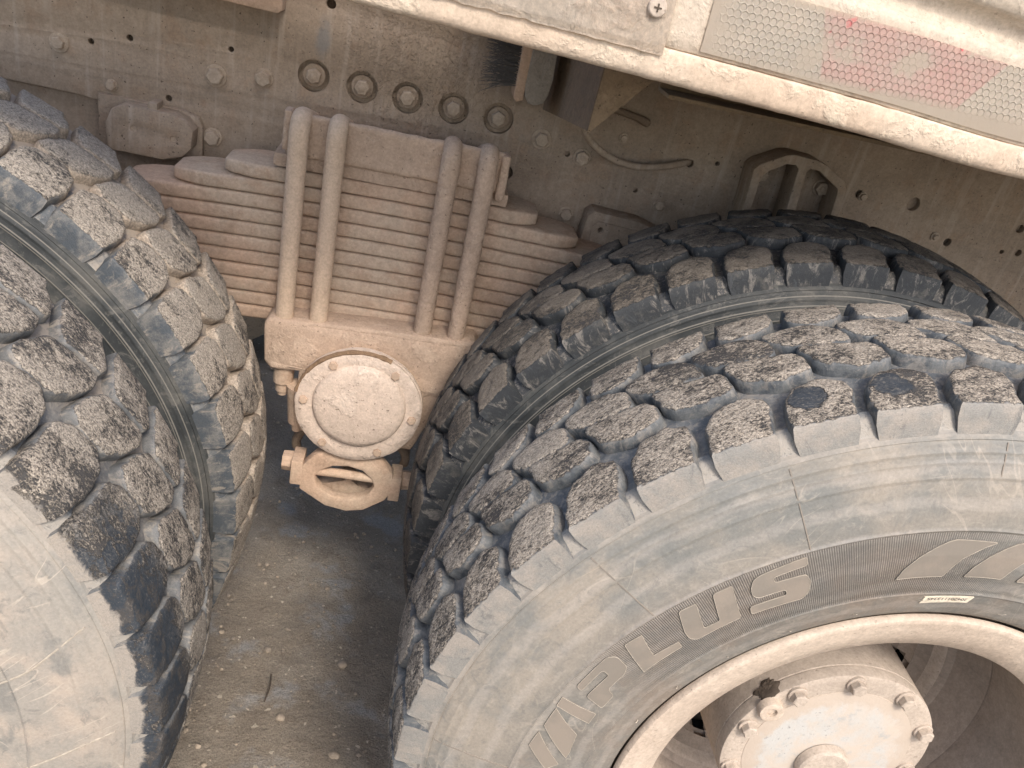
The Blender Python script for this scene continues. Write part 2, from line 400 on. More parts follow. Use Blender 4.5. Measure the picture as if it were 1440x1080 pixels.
# reflective tape: honeycomb cells, one stretch red, worn and muddy
g = NG('honeycomb_tape')
o = g.obj()
a, bq = 0.0070, 0.0070 * 3 ** 0.5
q = g.sep(o)
def cell(ox, oz):
    x = g.math('SUBTRACT', g.math('WRAP', g.math('ADD', q[0], ox), a, 0.0), a / 2)
    z = g.math('SUBTRACT', g.math('WRAP', g.math('ADD', q[2], oz), bq, 0.0), bq / 2)
    return g.math('SQRT', g.math('ADD', g.math('MULTIPLY', x, x), g.math('MULTIPLY', z, z)))
dmin = g.math('MINIMUM', cell(0.0, 0.0), cell(a / 2, bq / 2))
wallm = g.step(dmin, 0.0026, 0.0034)
n1 = g.noise(o, 16, 5, 0.6)
n2 = g.noise(o, 60, 5, 0.65)
mudm = g.step(g.math('ADD', n1, g.math('MULTIPLY', n2, 0.35)), 0.72, 0.84)
white = g.mix(g.step(n1, 0.4, 0.6), (0.62, 0.54, 0.445), (0.57, 0.51, 0.43))
white = g.mix(g.math('MULTIPLY', wallm, 0.6), white, (0.74, 0.66, 0.55))
xs = g.math('ADD', q[0], g.math('MULTIPLY', q[2], 0.3))
xs2 = g.math('SUBTRACT', q[0], g.math('MULTIPLY', q[2], 0.7))
red = g.math('MULTIPLY', g.step(xs, 0.1205, 0.1235), g.step(xs2, 0.2620, 0.2590))
red = g.math('MULTIPLY', red, g.lin(g.math('ADD', n1, g.math('MULTIPLY', g.math('SUBTRACT', n2, 0.5), 1.2)), 0.3, 0.7, 1.0, 0.35))
redc = g.mix(g.step(n2, 0.45, 0.62), (0.67, 0.46, 0.40), (0.68, 0.39, 0.36))
redc = g.mix(g.step(g.noise(g.vmath('ADD', o, (5, 5, 5)), 48, 2, 0.5), 0.685, 0.70), redc, (0.85, 0.14, 0.17))
redc = g.mix(g.math('MULTIPLY', wallm, 0.5), redc, (0.60, 0.36, 0.30))
col = g.mix(red, white, redc)
edge = g.math('MINIMUM', g.step(q[2], 0.0, 0.012), g.step(q[2], 0.0665, 0.055))
cover = g.math('MAXIMUM', g.math('MULTIPLY', mudm, 0.8), g.math('MAXIMUM', g.math('SUBTRACT', 1.0, edge), g.step(g.math('ADD', q[0], g.math('MULTIPLY', n2, 0.05)), 0.06, 0.03)), clamp=True)
col = g.mix(cover, col, (0.58, 0.50, 0.405))
hh = g.math('MULTIPLY', wallm, g.math('SUBTRACT', 1.0, cover))
M['tape'] = g.done(col, 0.8, g.bump(n2, 0.0014, 0.5, g.bump(hh, 0.0009, 1.0)), 0, 0.4)

# ground: packed damp dirt
g = NG('packed_dirt')
p = g.pos()
n1 = g.noise(p, 3.2, 5, 0.6)
n2 = g.noise(p, 18, 6, 0.7)
n3 = g.noise(p, 110, 5, 0.7)
col = g.mix(g.step(n1, 0.4, 0.6), (0.245, 0.205, 0.160), (0.30, 0.26, 0.21))
col = g.mix(g.step(n2, 0.45, 0.7), col, (0.22, 0.18, 0.14))
blue = g.math('MULTIPLY', g.step(g.noise(g.vmath('ADD', p, (2.2, 0.4, 0)), 7, 4, 0.6), 0.54, 0.66), 0.55)
col = g.mix(blue, col, (0.33, 0.335, 0.335))
vv = g.lin(g.noise(p, 330, 5, 0.75), 0.25, 0.75, 0.5, 1.5)
col = g.mix(1.0, col, g.comb(vv, vv, vv), 'MULTIPLY')
col = g.mix(g.step(g.noise(g.vmath('ADD', p, (1, 1, 1)), 70, 2, 0.4), 0.70, 0.73), col, (0.5, 0.43, 0.34))
M['dirt'] = g.done(col, 0.9, g.bump(g.noise(p, 260, 4, 0.75), 0.003, 0.9, g.bump(n3, 0.006, 0.9, g.bump(n2, 0.018, 0.8))), 0, 0.25)
M['stone'] = dusty('pebble', (0.33, 0.27, 0.205), (0.27, 0.225, 0.18), (0.37, 0.30, 0.225), scale=2)

# ---------------------------------------------------------------- mesh helpers
def thing(name, label, cat, loc=(0, 0, 0), group=None):
    o = bpy.data.objects.new(name, None)
    o.empty_display_size = 0.05
    o.location = loc
    C.objects.link(o)
    o['label'] = label
    o['category'] = cat
    if group:
        o['group'] = group
    return o

def link(name, me, parent=None, loc=None):
    o = bpy.data.objects.new(name, me)
    C.objects.link(o)
    if parent is not None:
        o.parent = parent
    if loc is not None:
        o.location = loc
    return o

def tagit(o, label, cat, group=None):
    o['label'] = label
    o['category'] = cat
    if group:
        o['group'] = group
    return o

def mesh(name, bm, mats, smooth=True, sharp=35):
    bmesh.ops.recalc_face_normals(bm, faces=bm.faces[:])
    me = bpy.data.meshes.new(name)
    bm.to_mesh(me)
    bm.free()
    for m in (mats if isinstance(mats, (list, tuple)) else [mats]):
        me.materials.append(m)
    if smooth:
        for f in me.polygons:
            f.use_smooth = True
        me.set_sharp_from_angle(angle=R(sharp))
    return me

def part(name, bm, mats, parent=None, loc=None, sharp=35):
    """bm is in world coordinates; put it under parent keeping it there"""
    if parent is not None:
        bmesh.ops.translate(bm, vec=-Vector(wloc(parent)), verts=bm.verts[:])
    return link(name, mesh(name, bm, mats, True, sharp), parent, loc)

def wloc(o):
    v = Vector(o.location)
    while o.parent:
        o = o.parent
        v += o.location
    return v

def box(bm, x0, x1, y0, y1, z0, z1, bev=0.0, seg=2, jit=0.0):
    r = bmesh.ops.create_cube(bm, size=1.0)
    vs = r['verts']
    for v in vs:
        v.co = Vector(((x0 + x1) / 2 + v.co.x * (x1 - x0), (y0 + y1) / 2 + v.co.y * (y1 - y0), (z0 + z1) / 2 + v.co.z * (z1 - z0)))
    if bev > 0:
        es = list({e for v in vs for e in v.link_edges})
        bmesh.ops.bevel(bm, geom=es, offset=bev, segments=seg, profile=0.6, affect='EDGES')
    return bm

def prism(bm, pts, y0, y1, bev=0.0, seg=2):
    """outline in x, z between two depths"""
    a = [bm.verts.new((x, y0, z)) for x, z in pts]
    b = [bm.verts.new((x, y1, z)) for x, z in pts]
    f1 = bm.faces.new(a)
    f2 = bm.faces.new(list(reversed(b)))
    n = len(pts)
    for i in range(n):
        bm.faces.new((a[i], b[i], b[(i + 1) % n], a[(i + 1) % n]))
    if bev > 0:
        es = [e for e in f1.edges]
        bmesh.ops.bevel(bm, geom=es, offset=bev, segments=seg, profile=0.6, affect='EDGES')
    return bm

def curve_plate(outer, holes, y0, y1, bevel=0.0):
    """flat plate with real holes: filled 2D curve, extruded. outer / holes: lists of (x, z)"""
    cu = bpy.data.curves.new('plate', 'CURVE')
    cu.dimensions = '2D'
    cu.fill_mode = 'BOTH'
    cu.extrude = (y1 - y0) / 2 - bevel
    cu.bevel_depth = bevel
    cu.bevel_resolution = 1
    for pts in [outer] + holes:
        sp = cu.splines.new('POLY')
        sp.points.add(len(pts) - 1)
        for i, (x, z) in enumerate(pts):
            sp.points[i].co = (x, z, 0, 1)
        sp.use_cyclic_u = True
    ob = bpy.data.objects.new('tmp', cu)
    C.objects.link(ob)
    bpy.context.view_layer.update()
    dg = bpy.context.evaluated_depsgraph_get()
    me = bpy.data.meshes.new_from_object(ob.evaluated_get(dg))
    bm = bmesh.new()
    bm.from_mesh(me)
    bpy.data.objects.remove(ob)
    bpy.data.curves.remove(cu)
    bpy.data.meshes.remove(me)
    for v in bm.verts:
        v.co = Vector((v.co.x, (y0 + y1) / 2 - v.co.z, v.co.y))
    bmesh.ops.remove_doubles(bm, verts=bm.verts[:], dist=1e-6)
    return bm

def circle(cx, cz, r, n=28):
    return [(cx + r * math.cos(2 * PI * i / n), cz + r * math.sin(2 * PI * i / n)) for i in range(n)]

def lathe(bm, prof, n=64, cx=0.0, cz=0.0, closed=False, mat=None, skip=None):
    """profile of (y, r) turned round the y axis"""
    rings = []
    for y, r in prof:
        rings.append([bm.verts.new((cx + r * math.cos(2 * PI * i / n), y, cz + r * math.sin(2 * PI * i / n))) for i in range(n)])
    m = len(prof)
    for k in range(m if closed else m - 1):
        A, B = rings[k], rings[(k + 1) % m]
        for i in range(n):
            if skip and skip(k, i):
                continue
            f = bm.faces.new((A[i], A[(i + 1) % n], B[(i + 1) % n], B[i]))
            if mat:
                f.material_index = mat(k)
    return rings

def disc(bm, prof, n=48, cx=0.0, cz=0.0):
    """lathe whose first ring is closed by a cap"""
    rings = lathe(bm, prof, n, cx, cz)
    bm.faces.new(rings[0])
    bm.faces.new(list(reversed(rings[-1])))
    return bm

def hexhead(bm, x, y, z, r, h, rot=0.0, washer=None, dome=0.25):
    """hex bolt head standing out of a wall towards -y; y is the wall"""
    if washer:
        disc(bm, [(y - 0.003, washer * 0.96), (y - 0.0025, washer), (y + 0.002, washer)], 24, x, z)
        y -= 0.003
    prof = [(y - h, r * 0.55), (y - h, r * 0.86), (y - h * 0.86, r), (y + 0.003, r)]
    rings = []
    for yy, rr in prof:
        rings.append([bm.verts.new((x + rr * math.cos(rot + PI / 3 * i), yy, z + rr * math.sin(rot + PI / 3 * i))) for i in range(6)])
    for k in range(3):
        for i in range(6):
            bm.faces.new((rings[k][i], rings[k][(i + 1) % 6], rings[k + 1][(i + 1) % 6], rings[k + 1][i]))
    bm.faces.new(rings[0])
    if dome:
        disc(bm, [(y - h - 0.002, r * 0.3), (y - h - 0.0015, r * 0.42), (y - h + 0.001, r * 0.42)], 14, x, z)
    return bm

def tube(bm, pts, rad, n=12, caps=True, jit=0.0):
    pts = [Vector(p) for p in pts]
    rads = rad if isinstance(rad, (list, tuple)) else [rad] * len(pts)
    up = Vector((0.13, 0.31, 0.94)).normalized()
    rings = []
    prev = None
    for i, p in enumerate(pts):
        t = (pts[min(i + 1, len(pts) - 1)] - pts[max(i - 1, 0)]).normalized()
        if prev is None:
            a = t.cross(up)
            if a.length < 0.2:
                a = t.cross(Vector((1, 0, 0)))
            a.normalize()
        else:
            a = (prev - t * prev.dot(t)).normalized()
        prev = a
        b = t.cross(a)
        ring = []
        for k in range(n):
            an = 2 * PI * k / n
            r = rads[i] * (1 + (jit * noise.noise(p * 60 + Vector((an, 0, 0))) if jit else 0))
            ring.append(bm.verts.new(p + (a * math.cos(an) + b * math.sin(an)) * r))
        rings.append(ring)
    for A, B in zip(rings, rings[1:]):
        for k in range(n):
            bm.faces.new((A[k], A[(k + 1) % n], B[(k + 1) % n], B[k]))
    if caps:
        bm.faces.new(list(reversed(rings[0])))
        bm.faces.new(rings[-1])
    return bm

def spline(pts, k=6):
    pts = [Vector(p) for p in pts]
    out = []
    for i in range(len(pts) - 1):
        p0, p1, p2, p3 = pts[max(i - 1, 0)], pts[i], pts[i + 1], pts[min(i + 2, len(pts) - 1)]
        for j in range(k):
            t = j / k
            out.append(0.5 * ((2 * p1) + (-p0 + p2) * t + (2 * p0 - 5 * p1 + 4 * p2 - p3) * t * t + (-p0 + 3 * p1 - 3 * p2 + p3) * t ** 3))
    out.append(pts[-1])
    return out

def roughen(bm, amp, scale, levels=0, seed=0.0):
    if levels:
        bmesh.ops.subdivide_edges(bm, edges=bm.edges[:], cuts=levels, use_grid_fill=True)
    bm.normal_update()
    off = Vector((seed, seed * 1.7, seed * 0.3))
    for v in bm.verts:
        v.co += v.normal * amp * (noise.noise(v.co * scale + off) + 0.5 * noise.noise(v.co * scale * 2.7 + off))
    return bm

def noisy_slab(name, x0, x1, y0, y1, z0, z1, mat, parent, step=0.006, amp=0.0012, bev=0.004, seed=0.0, shape=None):
    """slab with rounded, slightly worn edges, meshed fine enough to be uneven"""
    bm = bmesh.new()
    box(bm, x0, x1, y0, y1, z0, z1)
    L = max(x1 - x0, z1 - z0, y1 - y0)
    for ax, d in ((0, x1 - x0), (1, y1 - y0), (2, z1 - z0)):
        cuts = min(60, int(d / step))
        if cuts < 1:
            continue
        lo = (x0, y0, z0)[ax]
        for i in range(1, cuts + 1):
            co = [0, 0, 0]; no = [0, 0, 0]
            co[ax] = lo + d * i / (cuts + 1); no[ax] = 1
            bmesh.ops.bisect_plane(bm, geom=bm.verts[:] + bm.edges[:] + bm.faces[:], plane_co=co, plane_no=no)
    for v in bm.verts:           # round the edges
        p = v.co
        q = Vector((min(max(p.x, x0 + bev), x1 - bev), min(max(p.y, y0 + bev), y1 - bev), min(max(p.z, z0 + bev), z1 - bev)))
        d = p - q
        if d.length > bev:
            v.co = q + d.normalized() * bev
        if shape:
            v.co = shape(v.co)
    roughen(bm, amp, 55, 0, seed)
    return part(name, bm, mat, parent, sharp=60)

# ---------------------------------------------------------------- ground
bm = bmesh.new()
N = 150
x0, x1, y0, y1 = -1.2, 1.2, -0.5, 2.6
vs = [[None] * (N + 1) for _ in range(N + 1)]
for i in range(N + 1):
    for j in range(N + 1):
        x = x0 + (x1 - x0) * i / N
        y = y0 + (y1 - y0) * j / N
        e = min(i, j, N - i, N - j)
        k = min(1, e / 8)
        z = GROUND - 0.002 + k * (0.012 * noise.noise(Vector((x * 4, y * 4, 0))) + 0.006 * noise.noise(Vector((x * 17, y * 17, 3))) + 0.003 * noise.noise(Vector((x * 60, y * 60, 7))))
        vs[i][j] = bm.verts.new((x, y, z))
for i in range(N):
    for j in range(N):
        bm.faces.new((vs[i][j], vs[i + 1][j], vs[i + 1][j + 1], vs[i][j + 1]))
B = 60.0
cs = [bm.verts.new(c) for c in ((-B, -B, GROUND - 0.002), (B, -B, GROUND - 0.002), (B, B, GROUND - 0.002), (-B, B, GROUND - 0.002))]
edge = [[vs[i][0] for i in range(N + 1)], [vs[N][j] for j in range(N + 1)], [vs[i][N] for i in range(N, -1, -1)], [vs[0][j] for j in range(N, -1, -1)]]
for k in range(4):
    bm.faces.new([cs[k], cs[(k + 1) % 4]] + list(reversed(edge[k])))
o = link('ground', mesh('ground', bm, M['dirt'], True, 80))
o['kind'] = 'structure'

def stone_bm(r, seed, flat=0.6):
    bm = bmesh.new()
    bmesh.ops.create_icosphere(bm, subdivisions=2, radius=r)
    for v in bm.verts:
        v.co *= 1 + 0.35 * noise.noise(v.co / r * 1.1 + Vector((seed, seed, 0)))
        v.co.z *= flat
    return bm
protos = [mesh('grit', stone_bm(1.0, 3.1 * i), M['stone'], True, 40) for i in range(3)]
bm = bmesh.new()
for i in range(3200):
    x = random.uniform(-0.75, 0.75)
    y = random.uniform(-0.1, 2.2)
    r = random.choice((0.0012, 0.0016, 0.002, 0.0025, 0.003, 0.0035, 0.0055)) * random.uniform(0.7, 1.2)
    base = len(bm.verts)
    t = bmesh.new()
    bmesh.ops.create_icosphere(t, subdivisions=1, radius=r)
    for v in t.verts:
        v.co *= 1 + 0.4 * noise.noise(v.co / r * 1.3 + Vector((i, 0, 0)))
        v.co.z *= 0.7
        v.co += Vector((x, y, GROUND + 0.002))
    mp = [bm.verts.new(v.co) for v in t.verts]
    for f in t.faces:
        bm.faces.new([mp[v.index] for v in f.verts])
    t.free()
o = link('gravel', mesh('gravel', bm, M['stone'], True, 50))
o['kind'] = 'stuff'
for k, (x, y, r, lab) in enumerate((
        (0.064, 0.385, 0.011, 'small rounded tan pebble on the dirt beside the lower left edge of the lettered tyre'),
        (-0.045, 0.46, 0.009, 'pale pebble on the dirt just below the twig between the wheels'),
        (-0.10, 0.62, 0.008, 'flat tan pebble lying on dirt close to the left wheels'),
        (0.055, 0.60, 0.010, 'brown pebble on the dirt between the twig and the lettered tyre'))):
    bm = stone_bm(r, 5.3 * k + 1)
    o = link('pebble', mesh('pebble', bm, M['stone'], True, 60), None, (x, y, GROUND + r * 0.35))
    tagit(o, lab, 'pebble', 'loose pebbles on the dirt between the wheels')
bm = bmesh.new()
tube(bm, spline([(-0.082, 0.49, GROUND + 0.006), (-0.078, 0.52, GROUND + 0.011), (-0.081, 0.555, GROUND + 0.007)], 4), 0.0016, 7)
tagit(link('twig', mesh('twig', bm, M['grease_and_shade'])), 'thin dark twig lying on the dirt between the two pairs of wheels', 'twig')

# ---------------------------------------------------------------- wheels
def crown(y):                      # radius of the tread surface
    return 0.5625 - 0.0100 * abs((y - HALF) / 0.108) ** 2.2
def floor_r(y):
    return crown(y) - 0.0150

def resample(poly, n, rnd=0.16):
    """closed outline with softened corners -> n points"""
    P = [Vector(p) for p in poly]
    m = len(P)
    Q = []
    for i in range(m):
        a, b, c = P[i - 1], P[i], P[(i + 1) % m]
        Q.append(b + (a - b) * rnd)
        Q.append(b * (1 - rnd * 0.5) + (a + c) * rnd * 0.25)
        Q.append(b + (c - b) * rnd)
    L = [0.0]
    for i in range(len(Q)):
        L.append(L[-1] + (Q[(i + 1) % len(Q)] - Q[i]).length)
    out = []
    for k in range(n):
        t = L[-1] * k / n
        for i in range(len(Q)):
            if L[i] <= t < L[i + 1]:
                f = (t - L[i]) / max(1e-9, L[i + 1] - L[i])
                out.append(Q[i].lerp(Q[(i + 1) % len(Q)], f))
                break
    return out

K = 0.5585 * PI / 180           # metres of arc per degree on the tread
BLOCKS = {                       # (degrees from the pitch start, mm across the tread)
    'shoulder': [(5.5, 3), (5.3, 20), (4.9, 37), (3.7, 52), (1.0, 58), (-1.0, 48), (-1.1, 34), (-0.6, 20), (-0.2, 3)],
    'centre_near': [(8.9, 121.5), (1.9, 111), (1.1, 100), (1.0, 79), (4.2, 71), (7.5, 84)],
    'centre_far': [(10.9, 146), (11.1, 161), (7.6, 167), (5.2, 163), (3.4, 146), (3.3, 117.5), (9.3, 127.5)],
    'far_shoulder': [(0.8, 221), (0.9, 206), (1.5, 190), (2.9, 177), (5.4, 173), (7.3, 182), (7.3, 194), (6.8, 206), (6.6, 221)],
}
BLOCKS_LEFT = {                  # the left pair wear another make of tyre: three broad slanting rows
    'shoulder': [(5.0, 3), (5.2, 30), (5.2, 58), (3.6, 73), (0.6, 77), (-1.0, 62), (-1.5, 42), (-1.2, 20), (-0.9, 3)],
    'centre': [(4.7, 92), (3.9, 118), (2.7, 144), (-3.2, 153), (-3.3, 135), (-2.4, 110), (-0.6, 86), (2.6, 82)],
    'far_shoulder': [(12.2, 221), (7.3, 221), (6.0, 200), (4.5, 176), (4.8, 166), (9.4, 159), (10.6, 172), (11.6, 198)],
}
def block_mesh(kind, seed, table):
    pts = [Vector((t * K, y / 1000)) for t, y in table[kind]]
    loop = resample(pts, 46, 0.13 if 'centre' in kind else 0.10)
    cen = sum(loop, Vector((0, 0))) / len(loop)
    n = len(loop)
    # outward direction of each outline point
    area = sum(loop[i].x * loop[(i + 1) % n].y - loop[(i + 1) % n].x * loop[i].y for i in range(n))
    nor = []
    for i in range(n):
        d = loop[(i + 1) % n] - loop[i - 1]
        q = Vector((d.y, -d.x)).normalized()
        nor.append(q if area > 0 else -q)
    bm = bmesh.new()
    sv = Vector((seed * 13.7, seed * 5.1, seed * 2.3))
    def put(s, y, r):
        th = s / 0.5585
        return bm.verts.new((r * math.cos(th), y, r * math.sin(th)))
    rings = []
    levels = [('base', 0.0042), ('mid', 0.0030), ('low', 0.0020), ('rim', 0.0006), ('top', -0.0026)]
    for nm, off in levels:
        ring = []
        for i in range(n):
            chip = 0.0022 * noise.noise(Vector((loop[i].x * 90, loop[i].y * 90, 0)) + sv) if nm in ('low', 'rim', 'top', 'mid') else 0
            if nm in ('rim', 'top'):
                chip += 0.0014 * noise.noise(Vector((loop[i].x * 400, loop[i].y * 400, 0)) + sv)
            p = loop[i] + nor[i] * (off + chip + (0.0010 if table is BLOCKS else 0.0022))
            edge_out = loop[i].y < 0.0085
            edge_in = loop[i].y > 0.2155
            y = p.y
            top = crown(min(max(y, 0.003), 0.221))
            r = {'base': floor_r(min(max(y, 0), 0.224)) - 0.004, 'mid': top - 0.0085, 'low': top - 0.0038, 'rim': top - 0.0014, 'top': top}[nm]
            if edge_out or edge_in:
                yb = {'base': -0.0045, 'mid': -0.0015, 'low': 0.0008, 'rim': 0.0020, 'top': 0.0042}[nm]
                r = {'base': 0.5180, 'mid': 0.5380, 'low': top - 0.0028, 'rim': top - 0.0011, 'top': top}[nm]
                if nm == 'base':
                    p = loop[i] + Vector((nor[i].x * 0.0006, 0))
                y = yb if edge_out else 2 * HALF - yb
            if nm == 'top':
                r += 0.0010 * noise.noise(Vector((p.x * 110, p.y * 160, 0)) + sv)
            ring.append(put(p.x, y, r))
        rings.append(ring)
    for f in (0.80, 0.58, 0.34, 0.14):
        ring = []
        for i in range(n):
            q = cen + (loop[i] + nor[i] * -0.002 - cen) * f
            q.y = min(max(q.y, 0.004), 0.220)
            ring.append(put(q.x, q.y, crown(q.y) + 0.0012 * noise.noise(Vector((q.x * 110, q.y * 130, 0)) + sv) + 0.0004 * noise.noise(Vector((q.x * 420, q.y * 420, 1)) + sv)))
        rings.append(ring)
    for A, B in zip(rings, rings[1:]):
        for i in range(n):
            bm.faces.new((A[i], A[(i + 1) % n], B[(i + 1) % n], B[i]))
    bm.faces.new(rings[-1])
    return mesh('tread_block', bm, M['block'], True, 50)
BM = {k: [block_mesh(k, s + 1, BLOCKS) for s in range(5)] for k in BLOCKS}
BML = {k: [block_mesh(k, s + 11, BLOCKS_LEFT) for s in range(6)] for k in BLOCKS_LEFT}

BULGE = [(0.300, -0.010), (0.318, -0.0185), (0.333, -0.0235), (0.350, -0.0275), (0.375, -0.0305), (0.400, -0.0310), (0.425, -0.0290), (0.450, -0.0245), (0.475, -0.0185), (0.500, -0.0115), (0.515, -0.0062), (0.53, -0.004)]
def bulge(r):                     # smooth outside face of the sidewall
    for (a, ya), (b, yb) in zip(BULGE, BULGE[1:]):
        if r <= b:
            t = max(0.0, (r - a) / (b - a))
            return ya + (yb - ya) * t
    return BULGE[-1][1]
def tyre_mesh():
    """tread floor, shoulders, sidewalls with fine mould rings, beads"""
    side = []                     # outer sidewall from the shoulder to the bead, (y, r)
    base = [(0.0150, 0.5430), (0.0085, 0.5400), (0.0035, 0.5330), (0.0010, 0.5262), (-0.0005, 0.5240), (-0.0035, 0.5225), (-0.0050, 0.5190), (-0.0062, 0.5172), (-0.0050, 0.5160), (-0.0062, 0.5148)]
    rings = {0.5050: 0.0009, 0.4960: 0.0006, 0.4810: 0.0009, 0.4280: 0.0014, 0.3460: 0.0010, 0.3390: 0.0, 0.3150: 0.0008}
    side = base[:]
    r = 0.512
    while r > 0.316:
        y = bulge(r)
        for rr, h in rings.items():
            if abs(r - rr) < 0.0016:
                y -= h
        if 0.3462 < r < 0.4272:
            y += 0.0009           # the lettered band lies a little lower
        side.append((y, r))
        r -= 0.0016 if any(abs(r - rr) < 0.005 for rr in rings) else 0.004
    side += [(-0.0170, 0.3135), (-0.0150, 0.3090), (-0.0110, 0.3050), (-0.0030, 0.3010), (0.0100, 0.2960), (0.030, 0.2850), (0.040, 0.275)]
    tread = [(y, floor_r(y)) for y in (0.022, 0.04, 0.06, 0.08, 0.10)]
    full = list(reversed(side)) + tread
    full += [(2 * HALF - y, r) for y, r in reversed(full)]
    bm = bmesh.new()
    ns = len(side) - 5
    nt_ = len(full)
    def mat(k):
        return 1 if ns <= k < nt_ - ns - 1 else 0
    lathe(bm, full, 256, mat=mat)
    return mesh('tyre', bm, [M['sidewall'], M['groove']], True, 40)
TYRE = tyre_mesh()

def rim_mesh():
    bm = bmesh.new()
    prof = [(0.0020, 0.2470), (-0.0010, 0.2490), (-0.0105, 0.2700), (-0.0150, 0.2830), (-0.0165, 0.2920), (-0.0175, 0.2950), (-0.0170, 0.2985), (-0.0140, 0.3005), (-0.0090, 0.3005), (-0.0060, 0.2960), (0.004, 0.2880),
            (0.030, 0.2800), (0.20, 0.2780), (0.214, 0.2830), (0.219, 0.2950), (0.226, 0.3010), (0.233, 0.2990), (0.238, 0.2900),
            (0.236, 0.2700), (0.20, 0.2600), (0.12, 0.2520), (0.075, 0.2520), (0.045, 0.2530), (0.020, 0.2520), (0.007, 0.2490)]
    lathe(bm, prof, 200, closed=True, mat=lambda k: 1 if k >= 17 else 0)
    return mesh('rim', bm, [M['rim'], M['barrel']], True, 40)
RIM = rim_mesh()

def wheel_disc_mesh():
    """dished centre with stepped rings and eight hand holes"""
    bm = bmesh.new()
    n = 160
    prof = [(0.118, 0.2512), (0.150, 0.2450), (0.172, 0.2350), (0.178, 0.2250), (0.186, 0.2200), (0.197, 0.2165), (0.206, 0.2070), (0.2105, 0.2010), (0.222, 0.1980), (0.232, 0.1890),
            (0.240, 0.1800), (0.2420, 0.1745), (0.256, 0.1700), (0.262, 0.1600), (0.264, 0.1390)]
    def hole(k, i):
        a = (360.0 * (i + 0.5) / n + 1.5) % 36
        a = min(a, 36 - a)
        lim = {7: 3.5, 8: 6.0, 9: 6.5, 10: 5.0}.get(k, -1)
        return a < lim
    lathe(bm, prof, n, skip=hole, mat=lambda k: 1 if k in (3, 4, 7, 8, 11) else 0)
    lathe(bm, [(y + 0.012, r - 0.001) for y, r in prof], n, skip=hole)
    return mesh('wheel_disc', bm, [M['barrel'], M['hub']], True, 30)
DISC = wheel_disc_mesh()

GRP = 'dual truck wheels under the frame'
def make_wheel(x, y, label, start, arc, full_tread=True):
    """start: angle of a pitch start; arc: angles (deg) between which the tread can be seen"""
    t = thing('truck_wheel', label, 'tyre', (x, y, 0), GRP)  # a whole wheel: tyre, rim and disc
    ty = link('rubber_casing', TYRE, t)
    k = 0
    hidden = bmesh.new()
    for i in range(45):
        a = start + PITCH * i
        vis = ((a - arc[0]) % 360) <= (arc[1] - arc[0])
        bank = BM if x > 0 else BML
        for kind in bank:
            me = bank[kind][(i * 3 + k * 2 + int(x > 0)) % len(bank[kind])]
            k += 1
            if vis:
                b = link('tread_block', me, ty)
                b.rotation_euler = (0, -R(a), 0)
            else:
                t0 = bmesh.new()
                t0.from_mesh(me)
                t0.transform(Matrix.Rotation(-R(a), 4, 'Y'))
                mp = [hidden.verts.new(v.co) for v in t0.verts]
                for f in t0.faces:
                    hidden.faces.new([mp[v.index] for v in f.verts])
                t0.free()
    ho = link('tread_blocks_underneath', mesh('tread_blocks', hidden, M['block'], True, 50), ty)
    ho['kind'] = 'stuff'
    link('rim', RIM, t)
    return t, ty

right_outer, ro_tyre = make_wheel(WB, 0.0, 'nearest right truck wheel with raised lettering on its dusty sidewall and a cream rim', 112.0, (60, 212))
right_inner, ri_tyre = make_wheel(WB, DUAL, 'right inner truck wheel, dark tyre close behind the lettered one and below the frame', 107.7, (40, 215))
left_outer, lo_tyre = make_wheel(-WB, 0.0, 'nearest left truck wheel with pale scratched sidewall, cut off by the left edge', 33.0, (-60, 110))
left_inner, li_tyre = make_wheel(-WB, DUAL, 'left inner truck wheel with mud-caked tread beside the leaf spring', 47.6, (-50, 125))
for wt in (right_outer, left_outer):
    d = link('wheel_disc', DISC, wt)
for wt in (right_inner, left_inner):
    d = link('wheel_disc', DISC, wt)
    d.rotation_euler = (0, 0, PI)
    d.location = (0, 2 * HALF, 0)

# raised print on the near sidewall: outlines as (angle, radius)
def sidewall_y(r):
    return bulge(r) + (0.0009 if 0.3462 < r < 0.4272 else 0)

